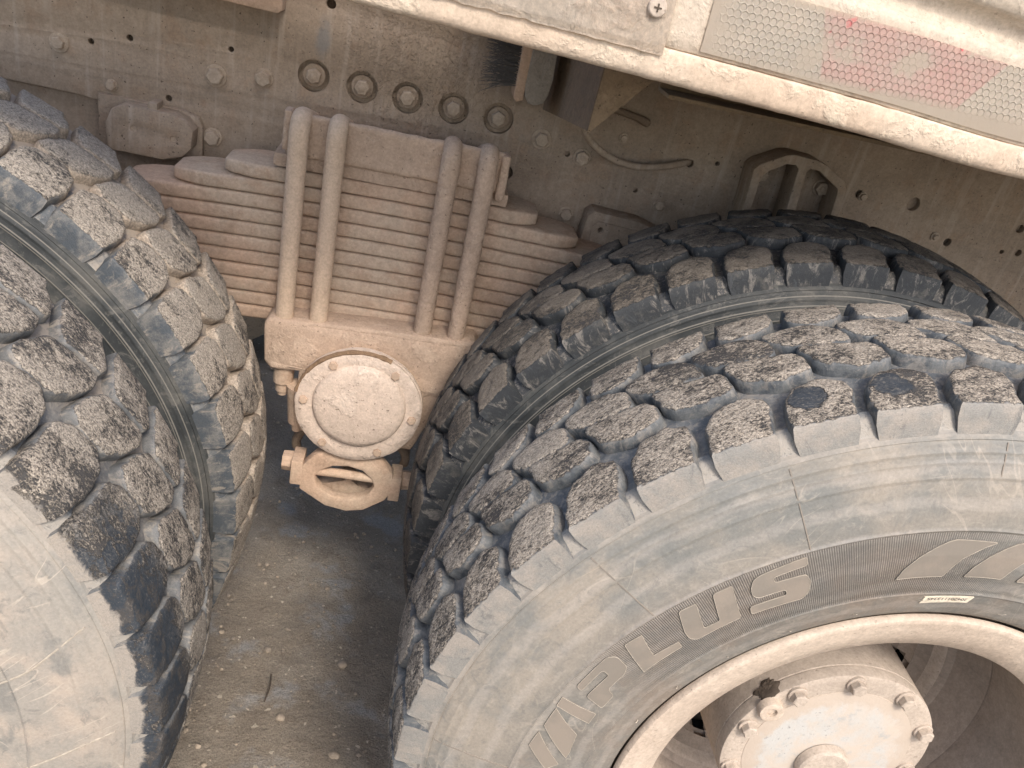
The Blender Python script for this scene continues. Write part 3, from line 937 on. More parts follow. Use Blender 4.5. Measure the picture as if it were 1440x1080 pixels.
def soften(poly, rnd):
    L = [Vector((t * 0.39 * PI / 180, r)) for t, r in poly]
    out = []
    for i in range(len(L)):
        a, b, c = L[i - 1], L[i], L[(i + 1) % len(L)]
        d0, d1 = min(rnd, (a - b).length * 0.42), min(rnd, (c - b).length * 0.42)
        p0, p1 = b + (a - b).normalized() * d0, b + (c - b).normalized() * d1
        for t in (0, 0.25, 0.5, 0.75, 1):
            q = p0 * (1 - t) ** 2 + b * 2 * t * (1 - t) + p1 * t * t
            out.append((q.x / 0.39 * 180 / PI, q.y))
    return out
def raised(name, poly, parent, h=0.0013, mat='letter', rim=False):
    # subdivide the outline, fill, then lay it on the sidewall
    pts = []
    n = len(poly)
    for i in range(n):
        a, b = poly[i], poly[(i + 1) % n]
        m = max(1, int(math.hypot((b[0] - a[0]) * 0.39 * PI / 180, b[1] - a[1]) / 0.004))
        for j in range(m):
            pts.append((a[0] + (b[0] - a[0]) * j / m, a[1] + (b[1] - a[1]) * j / m))
    flat = [((t) * 0.39 * PI / 180, r) for t, r in pts]
    bm = curve_plate(flat, [], 0.0, 0.002, 0.0)
    # cut for curvature
    for ax, lo, hi in ((0, min(p[0] for p in flat), max(p[0] for p in flat)), (2, min(p[1] for p in flat), max(p[1] for p in flat))):
        s = lo + 0.006
        while s < hi:
            co = [0, 0, 0]; no = [0, 0, 0]
            co[ax] = s; no[ax] = 1
            bmesh.ops.bisect_plane(bm, geom=bm.verts[:] + bm.edges[:] + bm.faces[:], plane_co=co, plane_no=no)
            s += 0.006
    for v in bm.verts:
        th = v.co.x / 0.39
        r = v.co.z
        y = sidewall_y(r) + (-h if v.co.y < 0.001 else 0.004)
        v.co = Vector((r * math.cos(th), y, r * math.sin(th)))
    if rim:                        # moulded bead along the outline, where pale dust has caught
        nf = len(bm.faces)
        P3 = []
        for x_, r in flat + flat[:1]:
            th = x_ / 0.39
            P3.append((r * math.cos(th), sidewall_y(r) - h, r * math.sin(th)))
        tube(bm, P3, 0.00036, 5, False)
        bm.faces.ensure_lookup_table()
        for f in bm.faces[nf:]:
            f.material_index = 1
    return link(name, mesh(name, bm, [M[mat], M['edge_dust']], True, 25), parent)

SPLITS = [[(11.0, 0.385), (12.5, 0.413), (13.6, 0.440), (14.8, 0.459), (18.2, 0.508)], [(-7.8, 0.394), (-4.2, 0.434), (-1.8, 0.465), (0.9, 0.508)]]
LET = {
 'S': [(119.31, 0.4232), (125.58, 0.4188), (126.78, 0.4165), (127.59, 0.4069), (127.77, 0.3978), (127.12, 0.3921), (123.13, 0.3911), (123.15, 0.3833), (128.8, 0.3846), (129.06, 0.3744), (121.23, 0.3714), (120.0, 0.379), (119.47, 0.3928), (119.89, 0.4029), (124.28, 0.4042), (124.26, 0.4109), (119.46, 0.4134)],
 'U': [(137.65, 0.4189), (135.05, 0.4179), (136.31, 0.384), (133.65, 0.3837), (132.45, 0.4192), (129.68, 0.4196), (130.73, 0.3759), (138.16, 0.3745), (139.09, 0.3805), (138.98, 0.3911)],
 'L': [(146.75, 0.4193), (143.9, 0.4177), (145.16, 0.3869), (140.73, 0.3846), (140.96, 0.3763), (148.49, 0.3762)],
 'P': [(156.83, 0.4183), (149.96, 0.4206), (148.96, 0.4138), (149.32, 0.3959), (150.71, 0.39), (154.64, 0.3885), (155.33, 0.3771), (158.67, 0.376), (157.59, 0.4014), (152.24, 0.4017), (152.13, 0.4116), (157.14, 0.4104)],
 'R': [(159.67, 0.4216), (160.28, 0.3762), (162.71, 0.375), (161.51, 0.4202)],
 'A': [(165.96, 0.4173), (162.03, 0.4187), (165.92, 0.3778), (170.61, 0.3721), (171.99, 0.3728)],
 'I': [(170.69, 0.4197), (167.49, 0.4182), (173.74, 0.3772), (175.35, 0.3889)],
}
for ch, poly in LET.items():
    raised('raised_letter', soften(poly, {'S': 0.0032, 'U': 0.0030, 'P': 0.0035}.get(ch, 0.0006)), ro_tyre, rim=True)
LOGO = [(106.91, 0.3716), (105.99, 0.3842), (104.07, 0.3993), (102.13, 0.4092), (100.46, 0.416), (99.5, 0.4179), (93.61, 0.4157), (95.25, 0.4092), (97.7, 0.3962), (98.76, 0.3852), (99.8, 0.3719), (104.02, 0.3722)]
for k, (sh, wd) in enumerate(((0, 1.0), (9.6, 0.86), (17.6, 0.74))):
    q = [(99.8 - sh + (t - 99.8) * wd, r) for t, r in LOGO]
    raised('raised_stripe', soften(q, 0.002), ro_tyre, rim=True)
# radial mould seams
for (t0, r0, t1, r1) in ((118.9, 0.514, 118.7, 0.4285), (141.9, 0.5145, 140.6, 0.428), (176.2, 0.5145, 176.6, 0.430), (96.0, 0.5145, 96.0, 0.482), (141.0, 0.345, 140.8, 0.338)):
    raised('mould_seam', [(t0 + 0.07, r0), (t0 - 0.07, r0), (t1 - 0.07, r1), (t1 + 0.07, r1)], ro_tyre, 0.0008)
# the long split and a few raised seams on the left sidewall
for pts_ in SPLITS:
    bm = bmesh.new()
    P3 = []
    for t_, r_ in pts_:
        P3.append((r_ * math.cos(R(t_)), bulge(r_) - 0.0003, r_ * math.sin(R(t_))))
    tube(bm, spline(P3, 5), 0.0011, 6)
    link('sidewall_scar', mesh('sidewall_scar', bm, M['edge_dust']), lo_tyre)
# short pale rubber whiskers beside the bead
for a in (84, 95.5, 101.5, 112.5, 124.5, 136.8, 148.5, 160):
    bm = bmesh.new()
    th = R(a)
    rr = 0.333 if int(a) % 2 else 0.318
    y = sidewall_y(rr)
    q = Vector((math.cos(th), 0, math.sin(th)))
    tube(bm, [q * rr + Vector((0, y + 0.001, 0)), q * (rr + 0.004) + Vector((0.0008, y - 0.004, 0)), q * (rr + 0.007) + Vector((0.0018, y - 0.006, 0))], 0.00035, 5)
    link('rubber_whisker', mesh('rubber_whisker', bm, M['sticker']), ro_tyre)
# sticker with a printed number, upside down
raised('paper_label', [(100.75, 0.3408), (92.1, 0.3428), (92.5, 0.3330), (101.1, 0.3300)], ro_tyre, 0.0012, 'sticker')
fc = bpy.data.curves.new('number', 'FONT')
fc.body = '204201113345'
fc.size = 0.0098
fc.space_character = 0.95
ob = bpy.data.objects.new('tmp', fc)
C.objects.link(ob)
bpy.context.view_layer.update()
me = bpy.data.meshes.new_from_object(ob.evaluated_get(bpy.context.evaluated_depsgraph_get()))
bpy.data.objects.remove(ob)
xs = [v.co.x for v in me.vertices]
mid, wdt = (min(xs) + max(xs)) / 2, max(xs) - min(xs)
for v in me.vertices:              # rotated half a turn and bent round the bead
    u = -(v.co.x - mid) * 0.042 / wdt
    th = R(96.6) - u / 0.335
    r = 0.3402 - v.co.y * 0.62
    v.co = Vector((r * math.cos(th), sidewall_y(r) - 0.0016, r * math.sin(th)))
me.materials.append(M['ink'])
link('printed_number', me, ro_tyre)

# ---------------------------------------------------------------- axle hub of the right wheels
hub = thing('axle_hub', 'round dusty planetary axle hub with pale scraped cover inside the right wheel', 'axle hub', (WB, 0.05, 0))
bm = bmesh.new()
disc(bm, [(0.050, 0.128), (0.050, 0.1335), (0.0515, 0.1375), (0.056, 0.1385), (0.066, 0.1385), (0.0670, 0.1365), (0.0685, 0.1385), (0.262, 0.1405), (0.262, 0.170), (0.272, 0.172), (0.30, 0.172)], 96, WB, 0)
part('barrel', bm, M['hub'], hub, sharp=30)
bm = bmesh.new()
disc(bm, [(0.0478, 0.020), (0.0475, 0.060), (0.0480, 0.100), (0.0490, 0.106), (0.0494, 0.110), (0.0515, 0.1105)], 96, WB, 0)
cov = part('end_cover', bm, M['hubcover'], hub, sharp=30)
bm = bmesh.new()
disc(bm, [(0.0330, 0.014), (0.0335, 0.030), (0.0365, 0.0330), (0.0465, 0.0345)], 40, WB - 0.002, -0.018)
part('centre_boss', bm, M['hub'], hub)
for a in (95.3, 60.2, 25.3, -10, -46, 164.3, 200, 128.8, 236):
    bm = bmesh.new()
    hexhead(bm, WB + 0.1245 * math.cos(R(a)), 0.0500, 0.1245 * math.sin(R(a)), 0.0098, 0.0095, R(a + 12), 0.0125, dome=0)
    part('cover_bolt', bm, M['hub'], hub, sharp=25)
bm = bmesh.new()
px_, pz_ = WB + 0.126 * math.cos(R(146)), 0.126 * math.sin(R(146))
lathe(bm, [(0.0445, 0.0065), (0.0405, 0.0068), (0.0400, 0.0110), (0.0410, 0.0150), (0.0445, 0.0160), (0.0515, 0.0162)], 24, px_, pz_)
disc(bm, [(0.0440, 0.0060), (0.0445, 0.0068), (0.0460, 0.0068)], 6, px_, pz_)
part('oil_plug', bm, M['rim'], hub)
bm = bmesh.new()
cc = bm.verts.new((WB + 0.1400 * math.cos(R(142)), 0.0640, 0.1400 * math.sin(R(142))))
prev_ring = None
for f in (0.45, 0.75, 1.0):
    ring = []
    for k in range(40):
        a = 2 * PI * k / 40
        q = 1 + 0.45 * noise.noise(Vector((math.cos(a) * 1.6, math.sin(a) * 1.6, 2.2))) + 0.25 * noise.noise(Vector((math.cos(a) * 6, math.sin(a) * 6, 5)))
        th = R(142) + math.cos(a) * 0.0165 * f * q / 0.139
        y = 0.0640 + math.sin(a) * 0.0125 * f * q
        rr = 0.1400 - 0.0018 * (f >= 1.0) + 0.0006 * noise.noise(Vector((th * 90, y * 500, 0)))
        ring.append(bm.verts.new((WB + rr * math.cos(th), y, rr * math.sin(th))))
    for k in range(40):
        if prev_ring is None:
            bm.faces.new((cc, ring[k], ring[(k + 1) % 40]))
        else:
            bm.faces.new((prev_ring[k], ring[k], ring[(k + 1) % 40], prev_ring[(k + 1) % 40]))
    prev_ring = ring
part('grease_stain', bm, M['grease_and_shade'], hub)
# axle beams run inwards behind both pairs of wheels
for sx, lab in ((WB, 'dusty axle beam running inwards behind the right wheels'), (-WB, 'dusty axle beam running inwards behind the left wheels')):
    bm = bmesh.new()
    disc(bm, [(0.305, 0.165), (0.50, 0.165), (0.52, 0.11), (1.75, 0.10), (2.0, 0.10)], 40, sx, 0)
    o = link('axle_beam', mesh('axle_beam', bm, M['dark_frame']))
    tagit(o, lab, 'axle', 'axle beams')
# opposite side of the vehicle: wheels and rail seen only as dark shapes, kept plain
for sx, nm in ((WB, 'right'), (-WB, 'left')):
    bm = bmesh.new()
    for yy in (1.86, 2.21):
        lathe(bm, [(yy - 0.12, 0.28), (yy - 0.15, 0.42), (yy - 0.11, 0.54), (yy, 0.555), (yy + 0.11, 0.54), (yy + 0.15, 0.42), (yy + 0.12, 0.28)], 64, sx, 0)
    o = link('far_tyre_pair', mesh('far_wheel_pair', bm, M['groove']))
    tagit(o, 'dark twin wheels on the far side of the truck, behind the %s axle' % nm, 'tyre', 'far side wheels')

# ---------------------------------------------------------------- chassis frame
frame = thing('chassis_frame', 'long dusty brown steel chassis rail full of bolts and round holes above the wheels', 'truck frame', (0, 0.83, 0.3))
holes = [(-0.482, 0.538, 0.0055), (-0.423, 0.555, 0.0060), (-0.267, 0.569, 0.0052), (-0.363, 0.473, 0.0060), (-0.117, 0.667, 0.0085),
         (0.527, 0.534, 0.0075), (0.964, 0.541, 0.0135), (0.576, 0.543, 0.0050), (1.063, 0.484, 0.0085), (1.179, 0.486, 0.0050),
         (1.213, 0.490, 0.0075), (0.444, 0.469, 0.0050), (0.308, 0.509, 0.0055), (0.209, 0.457, 0.0125), (1.192, 0.535, 0.0090), (0.854, 0.540, 0.0080)]
CAPX = ((-0.1345, 0.5537), (-0.055, 0.551), (0.021, 0.5487), (0.0998, 0.5465), (0.1774, 0.545))
outer = [(-1.6, 0.475), (-0.507, 0.453), (-0.334, 0.434), (-0.322, 0.428), (-0.318, 0.415), (-0.318, 0.30), (-0.05, 0.27), (2.2, 0.27), (2.2, 0.80), (-1.6, 0.80)]
bm = curve_plate(outer, [circle(x, z, r, 24) for x, z, r in holes] + [circle(x, z, 0.0265, 36) for x, z in CAPX], 0.830, 0.842, 0.0008)
part('web_plate', bm, M['frame'], frame, sharp=30)
bm = bmesh.new()
box(bm, -1.6, 2.2, 0.8425, 0.8545, 0.25, 0.80)
part('backing_plate', bm, M['frame'], frame)
bm = bmesh.new()
box(bm, -1.6, 2.2, 0.8545, 0.93, 0.25, 0.262, 0.002)
box(bm, -1.6, 2.2, 0.8545, 0.93, 0.788, 0.80, 0.002)
part('flange', bm, M['frame'], frame)
# dark discs closing the holes, painting in the shade of open bores
bm = bmesh.new()
for x, z, r in holes[:5] + holes[7:10] + holes[13:14]:
    bm = bmesh.new()
    disc(bm, [(0.8415, r * 0.93), (0.8428, r * 0.93)], 16, x, z)
    part('hole_shade_disc', bm, M['grease_and_shade'], frame)

for x, z in CAPX:
    bm = bmesh.new()
    disc(bm, [(0.8345, 0.0125), (0.8345, 0.0175), (0.8360, 0.0190), (0.8430, 0.0190)], 28, x, z)
    part('recessed_washer', bm, M['frame'], frame)
    bm = bmesh.new()
    hexhead(bm, x, 0.8345, z, 0.0125, 0.0115, random.uniform(0, 1), None, 0.3)
    part('hex_bolt', bm, M['bolt'], frame, sharp=25)
for x, z, r, wsh in ((-0.530, 0.527, 0.0100, 0.015), (-0.289, 0.524, 0.0135, 0.0175), (-0.213, 0.535, 0.0125, 0.0150), (-0.452, 0.477, 0.0080, 0.0095),
                  (-0.291, 0.423, 0.0125, 0.0155), (0.257, 0.526, 0.0125, 0.0175), (0.334, 0.509, 0.0125, 0.0155), (0.330, 0.404, 0.0110, 0.0135), (0.493, 0.452, 0.0095, 0.0105),
                  (-0.68, 0.60, 0.0125, 0.016), (-0.60, 0.60, 0.012, 0.015), (0.659, 0.541, 0.0125, 0.0145), (0.777, 0.538, 0.0125, 0.0145), (1.033, 0.490, 0.006, 0.009), (0.398, 0.555, 0.0060, 0.0085), (0.862, 0.537, 0.0065, 0.0085)):
    bm = bmesh.new()
    hexhead(bm, x, 0.8300, z, r, r * 0.85, random.uniform(0, 1), wsh, 0.3 if r > 0.012 and x > 0.3 else 0)
    part('hex_bolt', bm, M['bolt'], frame, sharp=25)

# bolted plate up at the left end of the photo
bm = bmesh.new()
prism(bm, [(-0.62, 0.652), (-0.192, 0.641), (-0.186, 0.646), (-0.184, 0.75), (-0.62, 0.76)], 0.796, 0.8295, 0.003)
tagit(link('mounting_plate', mesh('mounting_plate', bm, M['spring'])), 'pale flat steel plate on the frame at the very top left', 'plate')

# ---------------------------------------------------------------- bump pads beside the spring
pad = thing('bump_pad', 'rounded dusty rubber pad on the frame, left of the leaf spring ends', 'rubber pad', (-0.37, 0.83, 0.39), 'bump pads on the frame')
bm = curve_plate([(-0.442, 0.388), (-0.445, 0.425), (-0.436, 0.447), (-0.42, 0.457), (-0.348, 0.4555), (-0.328, 0.450), (-0.316, 0.437), (-0.318, 0.410), (-0.330, 0.396), (-0.36, 0.386)],
                 [circle(-0.405, 0.425, 0.008), circle(-0.343, 0.419, 0.008)], 0.785, 0.826, 0.004)
part('pad', bm, M['frame'], pad)
bm = bmesh.new()
for x, z in ((-0.405, 0.425), (-0.343, 0.419)):
    disc(bm, [(0.788, 0.0072), (0.788, 0.0079), (0.80, 0.0079)], 20, x, z)
part('rivet', bm, M['bolt'], pad)
bm = bmesh.new()
prism(bm, [(-0.47, 0.375), (-0.47, 0.463), (-0.335, 0.461), (-0.312, 0.452), (-0.305, 0.438), (-0.305, 0.375)], 0.818, 0.8295, 0.0015)
box(bm, -0.385, -0.370, 0.792, 0.826, 0.455, 0.470, 0.002)
part('back_plate', bm, M['frame'], pad)
pad2 = thing('bump_pad', 'squarish steel pad with a round hole, between the leaf spring and the dark tyre', 'rubber pad', (0.42, 0.83, 0.36), 'bump pads on the frame')
bm = curve_plate([(0.365, 0.345), (0.360, 0.372), (0.3635, 0.420), (0.372, 0.4285), (0.455, 0.424), (0.54, 0.40), (0.54, 0.345)], [circle(0.389, 0.4005, 0.0065)], 0.782, 0.829, 0.003)
part('pad', bm, M['frame'], pad2)
bm = curve_plate([(0.374, 0.352), (0.374, 0.405), (0.382, 0.414), (0.46, 0.410), (0.53, 0.392), (0.53, 0.352)], [circle(0.389, 0.4005, 0.0068)], 0.7785, 0.7825, 0.0015)
part('raised_face', bm, M['frame'], pad2)

# ---------------------------------------------------------------- arched rib bracket at the right
rib = thing('rib_bracket', 'arched cast bracket with two windows and a centre rib, behind the dark right tyre', 'bracket', (0.71, 0.83, 0.4))
bm = curve_plate([(0.628, 0.40), (0.628, 0.500), (0.624, 0.556), (0.632, 0.566), (0.672, 0.589), (0.686, 0.592), (0.730, 0.590), (0.745, 0.586), (0.788, 0.565), (0.796, 0.553), (0.812, 0.40)],
                 [[(0.641, 0.42), (0.638, 0.549), (0.648, 0.560), (0.676, 0.5775), (0.693, 0.579), (0.701, 0.573), (0.703, 0.55), (0.712, 0.42)],
                  [(0.727, 0.42), (0.714, 0.570), (0.720, 0.578), (0.738, 0.577), (0.783, 0.553), (0.786, 0.545), (0.798, 0.42)]], 0.775, 0.8295, 0.0018)
part('rib_frame', bm, M['frame'], rib)

# ---------------------------------------------------------------- leaf spring
spring = thing('leaf_spring', 'thick pack of pale dusty leaf springs held by four vertical U-bolts, between the wheels', 'leaf spring', (0.02, 0.74, 0.17))
YF, YB = 0.690, 0.785
bounds = [0.4360 - 0.0243 * i for i in range(12)]
ends = [(-0.243, 0.262), (-0.320, 0.338), (-0.395, 0.415), (-0.46, 0.49), (-0.52, 0.55), (-0.56, 0.60), (-0.60, 0.63), (-0.62, 0.65), (-0.64, 0.66), (-0.65, 0.67), (-0.66, 0.68)]
for i, (xl, xr) in enumerate(ends):
    zt, zb = bounds[i] - 0.0006 - random.uniform(0, 0.0006), bounds[i + 1] + 0.0006
    bm = bmesh.new()
    # plan outline with tapered, rounded ends
    mid = (YF + YB) / 2
    nx = 44
    hw = (YB - YF) / 2 - random.uniform(0, 0.0012)
    stations = []
    for k in range(nx + 1):
        t = k / nx
        x = xl + (xr - xl) * (0.5 - 0.5 * math.cos(PI * t)) if i < 3 else xl + (xr - xl) * t
        e = max(0.0, min(x - xl, xr - x))
        wdt = hw * (0.58 + 0.42 * min(1, (e / 0.045)) ** 0.6)
        droop = -0.006 * ((x - 0.02) / 0.3) ** 2
        th = 1.0 if e > 0.03 else 0.72 + 0.28 * (e / 0.03) ** 0.5
        stations.append((x, wdt, droop, th))
    rings = []
    c = 0.0048
    for x, wd, dr, th in stations:
        ztt, zbb = zt + dr - (zt - zb) * (1 - th) * 0.5, zb + dr + (zt - zb) * (1 - th) * 0.5
        h = ztt - zbb
        pr = []
        for sy, sz in ((-1, 1), (-1, -1), (1, -1), (1, 1)):
            for j in range(4):
                an = {(-1, 1): PI / 2, (-1, -1): PI, (1, -1): 1.5 * PI, (1, 1): 0}[(sy, sz)] + (PI / 2) * j / 3
                if (sy, sz) == (1, 1):
                    an = 0 + (PI / 2) * j / 3
                pr.append((mid + sy * (wd - c) + math.cos(an) * c, (ztt + zbb) / 2 + sz * (h / 2 - c * 1.0) + math.sin(an) * c))
        ring = []
        for (y, z) in pr:
            q = Vector((x, y, z))
            q += Vector((0, noise.noise(q * 45) * 0.0009 + noise.noise(q * 160 + Vector((i, 0, 0))) * 0.0006, noise.noise(q * 60 + Vector((0, i, 0))) * 0.0006))
            ring.append(bm.verts.new(q))
        rings.append(ring)
    for A, B in zip(rings, rings[1:]):
        for k in range(16):
            bm.faces.new((A[k], A[(k + 1) % 16], B[(k + 1) % 16], B[k]))
    bm.faces.new(list(reversed(rings[0])))
    bm.faces.new(rings[-1])
    part('spring_leaf', bm, M['spring'], spring, sharp=50)
noisy_slab('spacer_plate', -0.166, 0.205, 0.686, 0.785, 0.4370, 0.4585, M['crust'], spring, amp=0.0012, bev=0.003)
def plateshape(v):
    if v.z > 0.46:
        v.z -= max(0, v.y - 0.68) * 0.30 * (v.z - 0.46) / 0.07
    return v
noisy_slab('top_plate', -0.148, 0.189, 0.674, 0.829, 0.4592, 0.5260, M['crust'], spring, amp=0.0016, bev=0.006, seed=4.0, shape=plateshape)
# bump shoes at both ends of the plate
noisy_slab('plate_lug', -0.1525, -0.139, 0.668, 0.700, 0.468, 0.529, M['crust'], spring, amp=0.001, bev=0.004, seed=2)
noisy_slab('plate_lug', 0.181, 0.196, 0.668, 0.700, 0.450, 0.523, M['crust'], spring, amp=0.001, bev=0.004, seed=8)
for x, jt in ((-0.126, 0.01), (-0.0705, 0.01), (0.1035, 0.05), (0.161, 0.05)):
    bm = bmesh.new()
    yf, yb, zt = 0.657, 0.815, 0.5225
    rb = 0.030
    pts = [(x, yf, 0.150)]
    z = 0.17
    while z < zt - rb - 0.01:
        pts.append((x, yf, z)); z += 0.012
    for k in range(9):
        a = PI - (PI / 2) * k / 8
        pts.append((x, yf + rb + rb * math.cos(a), zt - rb + rb * math.sin(a) + 0.004))
    for k in range(9):
        a = PI / 2 - (PI / 2) * k / 8
        pts.append((x, yb - rb + rb * math.cos(a), zt - rb + rb * math.sin(a) + 0.004))
    pts.append((x, yb, 0.20))
    pts = [(a, b, c_ - max(0, (b - yf)) * 0.26 if c_ > 0.4 else c_) for a, b, c_ in pts]
    tube(bm, pts, 0.0152, 18, True, jt)
    part('u_bolt', bm, M['crust'] if jt > 0.02 else M['ubolt'], spring, sharp=70)

# ---------------------------------------------------------------- trunnion seat under the spring
seat = thing('trunnion_seat', 'cast trunnion seat with a round bolted cover, right under the leaf spring', 'axle seat', (0.02, 0.7, 0.0))
bm = curve_plate([(-0.150, 0.186), (-0.144, 0.193), (0.03, 0.200), (0.190, 0.206), (0.196, 0.20), (0.190, 0.125), (0.155, 0.095), (0.130, 0.02), (0.115, -0.02), (-0.078, -0.01), (-0.088, 0.05), (-0.088, 0.110), (-0.138, 0.108), (-0.147, 0.118)], [], 0.638, 0.80, 0.005)
bmesh.ops.triangulate(bm, faces=bm.faces[:])
bmesh.ops.subdivide_edges(bm, edges=[e for e in bm.edges if e.calc_length() > 0.03], cuts=3, use_grid_fill=True)
roughen(bm, 0.0022, 45, 0, 3.0)
part('saddle', bm, M['crust'], seat, sharp=60)
for x in (-0.120, 0.172):
    bm = bmesh.new()
    for r0, za, zb in ((0.0185, 0.070, 0.112), (0.0135, 0.052, 0.072), (0.0095, 0.044, 0.054)):
        rr = bmesh.ops.create_cone(bm, cap_ends=True, segments=20 if r0 > 0.015 else 12, radius1=r0 * 0.93, radius2=r0, depth=zb - za)
        bmesh.ops.translate(bm, vec=(x, 0.662, (za + zb) / 2), verts=rr['verts'])
    part('u_bolt_nut', bm, M['spring'], seat, sharp=35)
CX, CZ = 0.0165, 0.0725
bm = bmesh.new()
disc(bm, [(0.598, 0.080), (0.597, 0.090), (0.598, 0.1035), (0.6005, 0.1070), (0.606, 0.1070), (0.6075, 0.104), (0.6085, 0.1085), (0.616, 0.1085), (0.618, 0.098), (0.70, 0.098)], 96, CX, CZ)
roughen(bm, 0.0009, 40, 0, 1.0)
cover = part('round_cover', bm, M['pale_cast'], seat, sharp=35)
bm = bmesh.new()
disc(bm, [(0.5845, 0.015), (0.585, 0.045), (0.5865, 0.066), (0.5895, 0.0745), (0.5935, 0.0775), (0.600, 0.080)], 96, CX + 0.001, CZ + 0.006)
roughen(bm, 0.0008, 60, 0, 6.0)
part('raised_dome', bm, M['pale_cast'], seat, sharp=60)
for x, z in ((-0.033, 0.151), (-0.076, 0.078), (-0.035, 0.000), (0.057, -0.005), (0.108, 0.066), (0.070, 0.148)):
    bm = bmesh.new()
    d = Vector((x - CX, z - CZ)).normalized() * 0.0925
    hexhead(bm, CX + d.x, 0.5975, CZ + d.y, 0.0078, 0.005, random.uniform(0, 1), None, 0)
    part('cover_bolt', bm, M['crust'], seat, sharp=25)
# rusty rim crust on the upper left edge of the cover
bm = bmesh.new()
pts = [Vector((CX + 0.1075 * math.cos(R(a)), 0.6015, CZ + 0.1065 * math.sin(R(a)))) for a in range(66, 172, 3)]
tube(bm, pts, [0.0022 + 0.0030 * abs(noise.noise(p * 60)) + (0.0015 if 0.13 < p.z else 0) for p in pts], 7)
part('rust_crust', bm, M['ochre'] if False else dusty('rust_crust', (0.20, 0.13, 0.08), (0.27, 0.18, 0.11), (0.14, 0.09, 0.06)), seat)
for x in (-0.088, 0.103):
    bm = bmesh.new()
    rr = bmesh.ops.create_cone(bm, cap_ends=True, segments=24, radius1=0.017, radius2=0.024, depth=0.075)
    bmesh.ops.translate(bm, vec=(x, 0.652, 0.034), verts=rr['verts'])
    rr = bmesh.ops.create_cone(bm, cap_ends=True, segments=16, radius1=0.0085, radius2=0.0105, depth=0.018)
    bmesh.ops.translate(bm, vec=(x, 0.650, -0.011), verts=rr['verts'])
    part('seat_lug', bm, M['spring'], seat, sharp=35)
# tube that carries both seats across the vehicle
bm = bmesh.new()
disc(bm, [(0.70, 0.075), (1.95, 0.075)], 32, CX, 0.06)
part('cross_tube', bm, M['dark_frame'], seat)

# ---------------------------------------------------------------- torque rod joint under the seat
rod = thing('torque_rod_joint', 'eight-sided forged ring with a cross bar and side bolts, hanging under the round cover', 'torque rod', (0.013, 0.65, -0.16))
ringo = [(-0.067, -0.074), (-0.045, -0.045), (-0.020, -0.030), (0.040, -0.032), (0.068, -0.042), (0.090, -0.066), (0.091, -0.106), (0.083, -0.123), (0.048, -0.150), (0.018, -0.157), (-0.020, -0.150), (-0.066, -0.120)]
ringh = [(-0.048, -0.088), (-0.036, -0.072), (-0.016, -0.060), (0.012, -0.056), (0.040, -0.062), (0.060, -0.079), (0.066, -0.096), (0.060, -0.114), (0.045, -0.128), (0.016, -0.137), (-0.010, -0.133), (-0.030, -0.123), (-0.044, -0.107)]
bm = curve_plate(ringo, [ringh], 0.612, 0.634, 0.0035)
part('ring', bm, M['spring'], rod, sharp=40)
bm = bmesh.new()
tube(bm, [(-0.056, 0.624, -0.085), (0.0, 0.624, -0.085), (0.074, 0.624, -0.087)], 0.0085, 16)
part('cross_bar', bm, M['spring'], rod)
bm = bmesh.new()     # forged body inside and behind the ring
prism(bm, [(-0.05, -0.155), (-0.047, -0.135), (-0.012, -0.132), (0.008, -0.116), (0.022, -0.114), (0.030, -0.132), (0.062, -0.135), (0.066, -0.155)], 0.652, 0.70, 0.004)
part('inner_web', bm, M['spring'], rod)
for sgn, x0_, zc in ((-1, -0.067, -0.084), (1, 0.090, -0.094)):
    bm = bmesh.new()
    box(bm, min(x0_, x0_ + sgn * 0.021), max(x0_, x0_ + sgn * 0.021), 0.612, 0.662, zc - 0.030, zc + 0.020, 0.003)
    part('clamp_block', bm, M['spring'], rod)
    bm = bmesh.new()
    xs_ = x0_ + sgn * 0.021
    rr = bmesh.ops.create_cone(bm, cap_ends=True, segments=6 if sgn < 0 else 8, radius1=0.0185, radius2=0.0175, depth=0.018)
    bmesh.ops.rotate(bm, verts=rr['verts'], cent=(0, 0, 0), matrix=Matrix.Rotation(sgn * PI / 2, 3, 'Y'))
    bmesh.ops.translate(bm, vec=(xs_ + sgn * 0.009, 0.642, zc), verts=rr['verts'])
    part('clamp_bolt', bm, M['spring'], rod, sharp=25)
    bm = bmesh.new()      # round rubber bush behind each clamp
    pts = [Vector((x0_ - sgn * 0.008 + sgn * 0.032 * math.cos(R(a)), 0.690, zc + 0.012 + 0.034 * math.sin(R(a)))) for a in range(-20, 200, 12)]
    tube(bm, pts, 0.0085, 12)
    tube(bm, [p + Vector((sgn * 0.0, 0.016, 0.006)) for p in pts], 0.008, 12)
    part('rubber_bush', bm, M['dark_frame'], rod)
bm = bmesh.new()
disc(bm, [(0.690, 0.045), (0.76, 0.055), (1.2, 0.04)], 32, 0.012, -0.075)
part('rod_body', bm, M['dark_frame'], rod)

